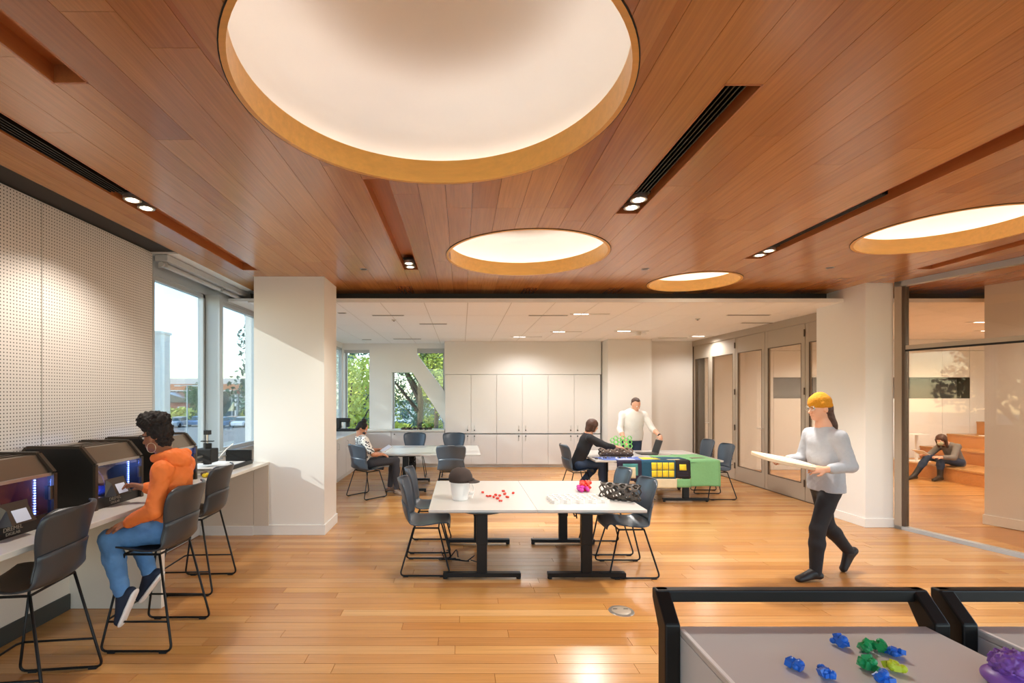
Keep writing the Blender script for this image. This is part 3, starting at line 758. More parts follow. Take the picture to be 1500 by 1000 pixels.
make_table(2.2, 8.06, 1.05, 1.5, 'rear white table in front of the woman in black', 'white sit-stand tables on black columns')
make_table(3.25, 8.06, 1.05, 1.5, 'rear white table under the green end of the quilt', 'white sit-stand tables on black columns')
# cable and pouch below centre tables
cab = MB()
for k in range(5):
    a = .5 + k * .9
    cab.tube([(-.18 + .07 * math.cos(a + u * 1.9) * (1 + .5 * u) + .22 * u, 5.35 + .16 * math.sin(a + u * 2.3), .012 + .05 * abs(math.sin(u * 3 + k))) for u in [i / 14 for i in range(15)]], .006, 6)
cab.tube([(.1, 5.3, .02), (.17, 5.2, .03), (.19, 4.9, .15), (.19, 4.86, .6)], .006, 6, fillet=.05)
tag(cab.build('power_cable', 'blackmatte', None, True), 'tangled black cable on the floor under the left centre table', 'cable')
def pouch(x, y, lb, s=1):
    t = thing('cable_bundle', lb, 'cable', (x, y, .42))
    b_ = MB()
    for k in range(6): b_.tube([(.05 * math.sin(k + u * 6) * s, .03 * math.cos(k * 2 + u * 5), .24 - .3 * u + .05 * math.sin(u * 9 + k)) for u in [i / 12 for i in range(13)]], .008, 6)
    b_.build('cable', 'blackmatte', t, True)
    MB().box(-.045, .045, -.02, .03, -.02, .10).build('power_brick', 'black', t, bevel=.008)
pouch(1.34, 5.95, 'coiled black cables hanging under the right centre table'); pouch(-.90, 9.1, 'coiled black cables hanging under the left rear table')
cab = MB()
for k in range(4): cab.tube([(2.95 + .35 * math.cos(k + u * 4), 8.45 + .12 * math.sin(k * 2 + u * 5), .012 + .05 * abs(math.sin(u * 4 + k))) for u in [i / 16 for i in range(17)]], .006, 6)
tag(cab.build('power_cable', 'blackmatte', None, True), 'tangled black cable on the floor under the quilt table', 'cable')
# floor box
t = thing('floor_outlet', 'round brushed metal floor outlet cover in the wood floor', 'floor outlet', (1.33, 4.09, 0))
MB().cyl((0, 0, 0), (0, 0, .006), .105, .10, 40).build('flange', 'steel', t, smooth=2)
MB().cyl((0, 0, .006), (0, 0, .009), .078, .074, 40).build('lid', 'champ', t, smooth=2)
for s in (-1, 1): MB().box(s * .045 - .018, s * .045 + .018, .02, .028, .009, .011).build('finger_slot', 'blackmatte', t)

# ---- honeycomb prints
def honeycomb(name, m, loc, label, nx, ny, r, h, wall=.18, bend=None, jitter=0, rotz=0, cat='3d print'):
    mb = MB(); rnd = random.Random(5)
    for i in range(nx):
        for j in range(ny):
            cx_ = (i - (nx - 1) / 2) * r * 1.5; cy_ = ((j - (ny - 1) / 2) + (.5 if i % 2 else 0)) * r * 1.732
            vs = []
            zz = rnd.random() * jitter
            for rr in (r * 1.0, r * (1 - wall)):
                for z in (0, h):
                    vs += [Vector((cx_ + rr * math.cos(PI / 3 * k), cy_ + rr * math.sin(PI / 3 * k), z + (zz if z else 0))) for k in range(6)]
            if bend: vs = [bend(v) for v in vs]
            fs = []
            for k in range(6):
                l = (k + 1) % 6
                fs += [(k, l, 6 + l, 6 + k), (12 + k, 18 + k, 18 + l, 12 + l), (k, 12 + k, 12 + l, l), (6 + k, 6 + l, 18 + l, 18 + k)]
            mb.add(vs, fs)
    o = mb.build(name, m); o.location = loc; o.rotation_euler = (0, 0, rotz)
    return tag(o, label, cat)
M['hexwhite'] = mat('white_plastic', '#f0ece6', .35); M['hexblack'] = mat('dark_print', '#4a423b', .45, noise=.25, nscale=30)
M['hexgreen'] = mat('green_print', '#7fd36a', .4); M['hexbrown'] = mat('brown_print', '#6b5546', .6, noise=.3, nscale=25)
honeycomb('honeycomb_print', 'hexwhite', (1.18, 5.0, .722), 'white honeycomb lattice print lying flat on the right centre table', 9, 4, .042, .035, rotz=.05)
def roll(R, ax='x'):
    def f(v):
        a = v.y / R; rr = R + v.z; return Vector((v.x, rr * math.sin(a), rr * math.cos(a)))
    return f
o = honeycomb('honeycomb_sleeve', 'hexblack', (1.62, 5.02, .722 + .088), 'dark grey honeycomb sleeve curled on the right table end', 6, 9, .042, .018, bend=roll(.07), rotz=-.5, wall=.26)
o = honeycomb('honeycomb_sleeve', 'hexgreen', (2.82, 8.72, .79), 'bright green honeycomb sheet standing curled on the quilt table', 6, 3, .042, .03, wall=.24)
o.rotation_euler = (math.radians(78), 0, .05); o.location = (2.84, 8.75, .92)
honeycomb('honeycomb_sleeve', 'hexbrown', (2.68, 8.55, .722 + .08), 'brown woven honeycomb roll below the green one', 9, 9, .04, .018, wall=.45, bend=lambda v: Vector((v.x, 1.6 * (.055 + v.z) * math.sin(v.y / .055 * .8), (.055 + v.z) * math.cos(v.y / .055 * .8))), rotz=-.03)
# ---- lumpy little prints
def lumps(name, m, loc, label, cat, n, R, r, seed, group=None, zr=.6):
    rnd = random.Random(seed); bm = bmesh.new()
    for k in range(n):
        p = Vector((rnd.uniform(-1, 1) * R, rnd.uniform(-1, 1) * R, 0)); rr = r * rnd.uniform(.7, 1.15); p.z = max(rr * .95, rnd.uniform(0, R * zr * 2))
        mx_ = Matrix.Translation(p) @ Matrix.Rotation(rnd.random() * 3, 4, 'X') @ Matrix.Rotation(rnd.random() * 3, 4, 'Z')
        if k % 2: bmesh.ops.create_icosphere(bm, subdivisions=2, radius=rr, matrix=mx_)
        else: bmesh.ops.create_cube(bm, size=rr * 1.5, matrix=mx_)
    me = bpy.data.meshes.new(name); bm.to_mesh(me); bm.free()
    zmin = min(v.co.z for v in me.vertices)
    for v in me.vertices: v.co.z -= zmin
    me.materials.append(M[m]); o = link(name, me); o.location = loc
    return tag(o, label, cat, group)
M['red'] = mat('red_plastic', '#e23c2a', .4); M['blue'] = mat('blue_plastic', '#1f66c9', .35); M['green'] = mat('green_plastic', '#1f9a56', .35); M['lime'] = mat('lime_plastic', '#c0cc28', .35)
M['magenta'] = mat('magenta_plastic', '#c9359c', .4); M['purple'] = mat('purple_plastic', '#7e4fa8', .4)
def ontable(px, py, h=.722): Y = (EYE - h) * F / (py - CY); return Vector(((px - CX) / F * Y, Y, h))
for k, (x, y) in enumerate([(707, 722), (714, 727.5), (723, 729), (729, 731), (737, 720), (740, 724.5), (743.5, 729), (752, 723), (733, 734.5), (726, 726), (731, 727), (688.5, 721), (719, 727.5)]):
    lumps('red_brick_toy', 'red', ontable(x, y), 'tiny red printed block on the left centre table', 'toy', 5, .012, .010, k, 'tiny red blocks on the left centre table')
t = thing('printed_flower', 'small red and magenta ruffled print on the right centre table', 'toy', ontable(855, 719))
a_ = lumps('red_ruffle', 'red', (.03, .01, 0), '', '', 16, .055, .027, 5, zr=.8); b_ = lumps('purple_ruffle', 'magenta', (-.02, -.03, 0), '', '', 14, .05, .023, 8, zr=.5)
for o in (a_, b_):
    o.parent = t
    for kk in ('label', 'category'):
        if kk in o: del o[kk]
# bucket + cap
M['bucket'] = mat('white_bucket', '#ece9e4', .4); M['cap'] = mat('dark_cap', '#3a2d28', .8, noise=.15, nscale=40)
bp_ = ontable(674, 733)
t = thing('bucket', 'white plastic tub under the dark baseball cap', 'bucket', (bp_.x, bp_.y + .06, .722))
MB().lathe([(.075, 0), (.08, .004), (.105, .19), (.112, .19), (.112, .2), (.10, .2), (.076, .012), (.0, .012)], 28).build('tub', 'bucket', t, smooth=2)
MB().tube([(.11, .0, .18), (.15, -.04, .10), (.12, -.09, .03)], .003, 6, fillet=.04).build('handle', 'bucket', t)
t = thing('baseball_cap', 'dark brown baseball cap resting on top of the white tub', 'cap', (bp_.x + .005, bp_.y + .06, .722 + .185))
bm_ = MB(); bm_.lathe([(.118, .0), (.125, .03), (.12, .07), (.095, .115), (.05, .14), (.012, .146), (.0, .147)], 28).build('crown', 'cap', t, smooth=True)
vs = []; fs = []
for i in range(13):
    a = -1.0 + 2.0 * i / 12
    for rr, z in ((.115, .02), (.20 - .03 * abs(a), .0 - .02 * (1 - a * a) * 0 + .01 * a * a)): vs.append((rr * math.cos(a) , rr * math.sin(a) , z))
for i in range(12): fs.append((2 * i, 2 * i + 1, 2 * i + 3, 2 * i + 2))
o = MB().add(vs, fs).build('visor', 'cap', t, smooth=True); md = o.modifiers.new('t', 'SOLIDIFY'); md.thickness = .005
MB().lathe([(.0, .152), (.008, .15), (.009, .146)], 10).build('button', 'cap', t)
t = thing('plastic_tub', 'small clear round lid holding a red block beside the tub', 'lid', ontable(688, 723))
MB().lathe([(.04, 0), (.044, .004), (.05, .03), (.048, .03), (.042, .006), (0, .006)], 24).build('dish', 'hexwhite', t, smooth=2)
MB().box(-.008, .008, -.008, .008, .007, .02).build('contents', 'red', t)

# ---- quilt
M['q_green'] = mat('quilt_green', '#79ae78', .9, noise=.08, nscale=40, bump=.3); M['q_teal'] = mat('quilt_teal', '#1f4c63', .9, noise=.1, nscale=50, bump=.3)
M['q_navy'] = mat('quilt_navy', '#272238', .9, noise=.1, nscale=50); M['q_black'] = mat('quilt_black', '#221f22', .9); M['q_yellow'] = mat('quilt_yellow', '#e6cc33', .85, noise=.08, nscale=30)
M['q_beige'] = mat('quilt_beige', '#d8c9a8', .9, noise=.06, nscale=30); M['q_blue'] = mat('quilt_blue', '#5f73b5', .9); M['q_aqua'] = mat('quilt_aqua', '#4f8f8c', .9); M['q_lav'] = mat('quilt_lavender', '#b9bedb', .9)
YE = 8.045
def qmap(x, s, off):
    """s>0: on the table behind the edge, s<0: hanging"""
    wv = .012 * math.sin(x * 9) + .006 * math.sin(x * 23)
    R = .018
    if s >= 0: return Vector((x, YE + .015 + s, .7245 + off + (.004 * (1 + math.sin(x * 14 + s * 9))) * min(1, s * 8)))
    d = -s
    return Vector((x, YE - off - .004 - (.012 + wv) * min(1, d * 4), .728 - d))
qt = thing('patchwork_quilt', 'green, teal and yellow patchwork quilt draped over the rear table edge', 'quilt', (3.3, YE, 0))
def patch(name, m, x0, x1, s0, s1, off, lab=None, slant=0):
    nx, ns = max(2, int((x1 - x0) / .04)), max(2, int((s1 - s0) / .03)); vs = []; fs = []
    ss = [s0 + (s1 - s0) * j / ns for j in range(ns + 1)]
    for s in ss:
        for i in range(nx + 1):
            x = x0 + (x1 - x0) * i / nx + slant * max(0, s); vs.append(qmap(x, s, off) - qt.location)
    for j in range(ns):
        for i in range(nx): a = j * (nx + 1) + i; fs.append((a, a + 1, a + nx + 2, a + nx + 1))
    o = MB().add(vs, fs).build(name, m, qt, smooth=True); md = o.modifiers.new('t', 'SOLIDIFY'); md.thickness = .004; md.offset = 1 if False else 0
    if lab: o['label'] = lab
    return o
def sz(py): return (EYE - (py - CY) / F * 8.03) - .728
patch('quilt_panel', 'q_green', 3.74, 4.23, sz(712), .75, .002, 'green cloth panel')
patch('quilt_panel', 'q_green', 3.52, 3.745, sz(713.5), sz(701), .002)
patch('quilt_panel', 'q_beige', 2.95, 3.52, sz(715), sz(701), .002, 'beige cloth strip')
patch('quilt_panel', 'q_teal', 2.944, 3.5, sz(701), .05, .002, 'dark teal panel')
patch('quilt_panel', 'q_navy', 2.54, 2.944, sz(704), .02, .002, 'dark navy panel')
patch('quilt_panel', 'q_aqua', 2.64, 2.88, sz(696), sz(679), .006, 'aqua rectangle')
patch('quilt_panel', 'q_beige', 2.67, 2.84, sz(700), sz(684), .010)
patch('quilt_panel', 'q_black', 3.5, 3.745, sz(700), .04, .002, 'black panel')
patch('quilt_panel', 'q_yellow', 3.56, 3.67, sz(688.5), sz(679.8), .006, 'yellow square')
for y in (692, 695.5): patch('quilt_stripe', 'q_navy', 3.53, 3.70, sz(y + 1), sz(y), .006)
for (a, b) in ((954.4, 962), (963, 970), (971, 979), (980, 987.6)):
    for (u, v) in ((677.3, 687.8), (688.8, 698.4)):
        patch('yellow_square', 'q_yellow', (a - CX) / F * 8.03, (b - CX) / F * 8.03, sz(v), sz(u), .007)
patch('quilt_panel', 'q_blue', 2.35, 3.2, .03, .40, .002, 'blue panel on the table', slant=-.25)
patch('quilt_panel', 'q_lav', 2.58, 2.86, .02, .12, .006, 'pale lavender patch')
patch('quilt_panel', 'q_yellow', 3.0, 3.3, .08, .30, .004, 'yellow strip'); patch('quilt_panel', 'q_teal', 3.24, 3.74, .12, .36, .004, 'teal panel on the table')
patch('quilt_panel', 'q_beige', 3.4, 3.6, .03, .09, .006); patch('quilt_panel', 'q_green', 3.3, 3.74, .36, .62, .002)
patch('quilt_panel', 'hexbrown', 3.86, 4.08, .18, .28, .005, 'small brown oval patch')
# lavender scraps, small things on the left of the quilt table
rnd = random.Random(4)
for k in range(9):
    x = 2.27 + .08 * k + rnd.uniform(-.02, .02); y = 8.28 + rnd.uniform(-.08, .12)
    lumps('loose_print', ['hexblack', 'q_lav', 'hexblack', 'q_lav', 'hexwhite'][k % 5], (x, y, .722), 'small dark or pale loose printed piece at the left of the quilt table', 'toy', 4, .022, .013, 40 + k, 'small loose pieces left of the quilt')
# laptop
M['laptop'] = mat('laptop_dark', '#3b3634', .4, .3)
t = thing('laptop', 'open dark laptop whose lid the standing man holds', 'laptop', (3.42, 8.95, .722))
MB().box(-.21, .10, -.16, .14, .004, .02).build('keyboard_base', 'laptop', t, bevel=.004)
mx_ = Matrix.Translation((.10, 0, .02)) @ Matrix.Rotation(math.radians(18), 4, 'Y')
MB().box(-.006, .006, -.16, .14, 0, .25, mx_).build('lid', 'laptop', t, bevel=.003)
MB().box(-.008, -.006, -.145, .125, .015, .235, mx_).build('screen', 'blackmatte', t)

# ---- counter machines (3D printers)
M['pbody'] = mat('printer_body', '#4b4036', .35, .5); M['pdark'] = mat('printer_side', '#1d1a17', .4); M['pback'] = mat('printer_chamber', '#18203c', .5)
M['pglass'] = glassmat('printer_window', '#c9d6ff', .12); M['led'] = mat('led_white', '#ffffff', .5, emit=10, ecol='#bcd0ff'); M['screen'] = mat('touch_screen', '#b9bcc4', .3, emit=.25, ecol='#c9cfe0')
M['pblue'] = mat('printer_blue_bed', '#2e58a8', .4); M['textlight'] = mat('raised_lettering', '#b7a894', .4)
M['filament'] = mat('filament_tube', '#c9ccd2', .3); M['pbronze'] = mat('printer_top', '#7a6a5a', .3, .6)
def printer(y0, y1, label):
    """front faces +x at x=-2.72"""
    X1, X0, Z0 = -2.72, -3.26, .94
    t = thing('desktop_3d_printer', label, '3d printer', (X1, y0, Z0)); w = y1 - y0; D = X1 - X0; Hh = .46
    side = [(0, 0), (0, .34), (-.10, Hh), (-D + .05, Hh), (-D, Hh - .06), (-D, 0)]
    side_in = [(-.02, .02), (-.02, .33), (-.11, Hh - .02), (-D + .06, Hh - .02), (-D + .02, .02)]
    for a, b in ((0, .02), (w - .02, w)):
        MB().prism(side, a, b, axis=1).build('side_panel', 'pdark', t, bevel=.003)
    for a, b in ((-.004, .024), (w - .024, w + .004)):
        mb = MB()
        for (p, q) in zip(side[:4], side[1:5]):
            p3, q3 = Vector((p[0], 0, p[1])), Vector((q[0], 0, q[1])); dd = (q3 - p3).normalized(); nn = Vector((-dd.z, 0, dd.x)) * -.02
            mb.add([Vector((v.x, yy_, v.z)) for yy_ in (a, b) for v in (p3, q3, q3 - nn * -1, p3 - nn * -1)], [(0, 1, 2, 3), (7, 6, 5, 4), (0, 4, 5, 1), (1, 5, 6, 2), (2, 6, 7, 3), (3, 7, 4, 0)])
        mb.build('side_rim', 'pbody', t)
    MB().box(-D, -D + .02, .02, w - .02, 0, Hh - .05).build('back_panel', 'pback', t)
    MB().box(-D, 0, .02, w - .02, 0, .02).build('bottom', 'pdark', t)
    MB().prism([(-.012, .345), (-.10, Hh), (-D + .05, Hh), (-D + .05, Hh - .012), (-.105, Hh - .012), (-.02, .335)], .02, w - .02, axis=1).build('top_hood', 'pbronze', t)
    # ribs on the hood
    for k in range(3): MB().box(-.36 + .08 * k, -.33 + .08 * k, .03, w - .03, Hh, Hh + .006).build('hood_rib', 'pbody', t)
    MB().box(-.012, 0.001, .02, w - .02, .0, .085).build('front_sill', 'pdark', t)
    MB().box(-.004, 0, .024, w - .024, .085, .34).build('window', 'pglass', t)
    MB().box(-.008, .004, .024, w - .024, .325, .345).build('window_bar', 'steel', t)
    for a in (.045, w - .12):
        mb = MB()
        for k in range(14): mb.box(-.03, -.024, a, a + .009, .09 + k * .0165, .099 + k * .0165)
        mb.build('led_strip', 'led', t, kind='stuff')
    MB().box(-D + .05, -.05, .06, w - .06, .09, .10).build('build_plate', 'pblue', t)
    MB().box(-.28, -.2, w * .3, w * .48, .26, .34).build('print_head', 'blackmatte', t)
    MB().tube([(-.2, w * .2, .32), (-.15, w * .35, .33), (-.12, w * .5, .2), (-.1, w * .48, .12)], .004, 6, fillet=.08).build('filament_tube', 'filament', t)
    MB().tube([(-.24, .03, .3), (-.24, w - .03, .3)], .006, 8).build('gantry_rod', 'steel', t)
    l = bpy.data.lights.new('led_glow', 'POINT'); l.energy = 2.2; l.color = (.45, .6, 1); l.shadow_soft_size = .05
    lo = bpy.data.objects.new('led_glow', l); COL.objects.link(lo); lo.location = (X1 - .22, (y0 + y1) / 2, Z0 + .25)
    # control pod with touch screen
    c_ = w * .42
    pod = MB().add([(0, c_ - .11, .075), (0, c_ + .11, .075), (.075, c_ + .085, .085), (.075, c_ - .085, .085), (0, c_ - .10, .21), (0, c_ + .10, .21), (.03, c_ + .075, .175), (.03, c_ - .075, .175)],
                   [(0, 1, 2, 3), (3, 2, 6, 7), (7, 6, 5, 4), (0, 3, 7, 4), (1, 5, 6, 2), (0, 4, 5, 1)]).build('control_pod', 'pbody', t)
    a = Vector((.0755, 0, .085)); b = Vector((.0305, 0, .175)); u = (b - a)
    p0 = a + u * .12 + Vector((.002, 0, .001)); p1 = a + u * .9 + Vector((.002, 0, .001))
    MB().add([(p0.x, c_ - .05, p0.z), (p0.x, c_ + .05, p0.z), (p1.x, c_ + .05, p1.z), (p1.x, c_ - .05, p1.z), (p0.x - .004, c_ - .05, p0.z - .003), (p0.x - .004, c_ + .05, p0.z - .003), (p1.x - .004, c_ + .05, p1.z - .003), (p1.x - .004, c_ - .05, p1.z - .003)],
             [(0, 1, 2, 3), (4, 7, 6, 5), (0, 4, 5, 1), (1, 5, 6, 2), (2, 6, 7, 3), (3, 7, 4, 0)]).build('touch_screen', 'screen', pod)
    for txt, z, s in (('DREMEL', .052, .036), ('DIGILAB', .026, .026)):
        cu = bpy.data.curves.new('lettering', 'FONT'); cu.body = txt; cu.size = s; cu.extrude = .001; cu.align_x = 'CENTER'
        tmp = bpy.data.objects.new('tmp', cu); COL.objects.link(tmp); dg = bpy.context.evaluated_depsgraph_get()
        me = bpy.data.meshes.new_from_object(tmp.evaluated_get(dg)); bpy.data.objects.remove(tmp)
        me.materials.clear(); me.materials.append(M['textlight'])
        o = bpy.data.objects.new('lettering', me); COL.objects.link(o); o.parent = t
        o.rotation_euler = (PI / 2, 0, PI / 2); o.location = (.002 if z < .04 else .002, c_ + .0, z - .012)
        o.location.x = .003
    MB().box(.002, .02, w - .05, w - .028, .17, .26).build('door_handle', 'pbody', t, bevel=.004)
    return t
pr = thing  # noqa
printer(2.76, 3.28, 'brown desktop 3d printer with blue-lit window, nearest the camera')
printer(3.63, 4.17, 'brown desktop 3d printer with blue-lit window, in the middle of the three')
printer(4.46, 5.02, 'grey desktop 3d printer half hidden behind the woman in orange')
# desktop cnc / plotter past the printers
cn = thing('desktop_router', 'small black desktop router machine with white rails below the window', 'machine', (-2.95, 5.75, .94))
MB().box(-.3, .32, -.38, .42, .0, .03).build('bed', 'hexwhite', cn, bevel=.003)
MB().box(-.3, .32, -.40, -.37, .03, .05).build('rail', 'steel', cn); MB().box(-.0, .32, .40, .43, .03, .17).build('end_frame', 'black', cn)
MB().box(.30, .33, -.38, .42, .0, .045).build('rail', 'black', cn)
for z in (.10, .16): MB().tube([(.0, -.38, z), (.0, .42, z)], .011, 8).build('guide_rod', 'steel', cn)
MB().box(-.10, .10, -.16, .02, .08, .24).build('carriage', 'blackmatte', cn, bevel=.01)
MB().cyl((.02, -.08, .06), (.02, -.08, .30), .045, n=16).build('spindle_motor', 'blackmatte', cn)
MB().tube([(.02, -.08, .28), (.02, -.08, .40)], .008).build('post', 'steel', cn); MB().box(-.01, .05, -.11, -.05, .40, .45).build('cap', 'blackmatte', cn)
MB().box(-.05, .09, -.10, -.06, .32, .33).build('bracket', 'black', cn)
MB().tube([(-.1, -.1, .2), (-.12, -.3, .26), (-.05, -.5, .15), (.0, -.55, .02)], .01, 8, fillet=.1).build('hose', 'blackmatte', cn)
MB().tube([(.05, .1, .1), (.1, .2, .2), (.14, .3, .26)], .006, 6).build('lever', 'hexwhite', cn)
for k, (x, y, m, lb) in enumerate(((-2.62, 5.10, 'q_yellow', 'small ochre block on the counter behind the orange hoodie'), (-2.72, 5.22, 'hexbrown', 'brown wooden scrap on the counter behind the orange hoodie'), (-2.58, 5.3, 'hexwhite', 'small white plastic piece on the counter near the third stool'))):
    lumps('counter_scrap', m, (x, y, .94), lb, 'scrap', 6, .045, .02, 70 + k, zr=.25)
# black device on far left counter, lumps on the rear sill
t = thing('sewing_machine', 'black sewing machine on the rear left corner counter', 'machine', (-2.98, 11.9, .92))
MB().box(-.06, .42, -.1, .1, 0, .06).build('base', 'blackmatte', t, bevel=.01); MB().box(-.05, .06, -.08, .08, .06, .3).build('pillar', 'blackmatte', t, bevel=.02)
MB().box(-.05, .28, -.07, .07, .22, .32).build('arm', 'blackmatte', t, bevel=.02); MB().cyl((-.08, 0, .24), (-.05, 0, .24), .05, n=16).build('hand_wheel', 'black', t); MB().box(.2, .27, -.04, .04, .1, .22).build('head', 'blackmatte', t)
M['pebble'] = mat('small_dark_prints', '#4a3d28', .6, noise=.4, nscale=9)
for k in range(16):
    x = (590 + k * 2.7 - CX) / F * 12.45
    lumps('small_print', ['pebble', 'blackmatte', 'hexbrown'][k % 3], (x, 12.4 + .1 * math.sin(k * 2.3), .92), 'small dark printed figure in the row on the rear window counter', 'toy', 5, .025, .022, 90 + k, 'row of small dark prints on the rear counter', zr=.8)

# ---- foreground carts
M['cartpanel'] = mat('cart_panel', '#d5d3d0', .45)
def cart(x0, lab, w=.86, d=1.1):
    yf = 1.70; zt = 1.0
    t = thing('mobile_workbench', lab, 'workbench', (x0, yf, 0))
    MB().box(0, w, -d, 0, zt - .02, zt).build('worktop', 'tabletop', t, bevel=.003)
    MB().box(.0, .018, -d, -.0, .12, zt - .022).build('side_panel', 'cartpanel', t, bevel=.002)
    MB().box(w - .018, w, -d, -.0, .12, zt - .022).build('side_panel', 'cartpanel', t, bevel=.002)
    MB().box(.02, w - .02, -.03, -.012, .12, zt - .022).build('back_panel', 'cartpanel', t)
    MB().box(0.0, .012, -d, -.03, zt - .001, zt + .004).build('edge_lip', 'hexwhite', t)
    for s, xx in ((-1, -.028), (1, w + .028)):
        # upright with outward bent handle
        pr_ = [(-.035, .0), (.03, .0), (.03, zt - .02), (.085, zt + .07), (.085, zt + .105), (.05, zt + .105), (-.035, zt + .02)]
        MB().prism([(q[0], q[1] + (.1 if q[1] == 0 else 0)) for q in pr_], xx - .026, xx + .026, axis=0).build('corner_post', 'black', t, bevel=.006)
        for yy_ in (-.02, -d + .06):
            cs = MB().cyl((xx - .012, yy_, .05), (xx + .012, yy_, .05), .05, n=20).build('caster', 'blackmatte', t)
            MB().box(xx - .02, xx + .02, yy_ - .02, yy_ + .02, .08, .13).build('caster_fork', 'black', cs)
    MB().box(-.05, w + .05, .045, .085, zt + .062, zt + .105).build('push_rail', 'black', t, bevel=.006)
    return t
cart(.745, 'white topped mobile workbench with black rail and coloured toys, bottom right')
cart(1.755, 'second white mobile workbench cut by the right edge of the photo')
TOY = [(1230, 946, 'blue', 1, 'blue printed lump nearest the black rail'), (1165, 980, 'blue', 2, 'leftmost blue printed lump on the white bench'), (1208, 992, 'blue', 3, 'blue printed lump in the lower left group near the bench front'), (1313, 962, 'blue', 4, 'blue printed lump right of the green ones'), (1291, 1000, 'blue', 5, 'blue printed lump at the bottom edge below the green pair'),
       (1270, 955, 'green', 6, 'upright green printed lump in the back row'), (1288, 953, 'green', 7, 'small green printed lump right beside the upright one'), (1273, 983, 'green', 8, 'largest green printed lump in front'), (1309, 983, 'lime', 9, 'only yellow-green printed lump on the bench')]
for x, y, m, sd, lb in TOY:
    s = 1.25 if sd == 8 else 1
    o = lumps('printed_toy', m, ontable(x, y, 1.0), lb, 'toy', 10, .0145 * s, .0115 * s, sd * 3, zr=.8)
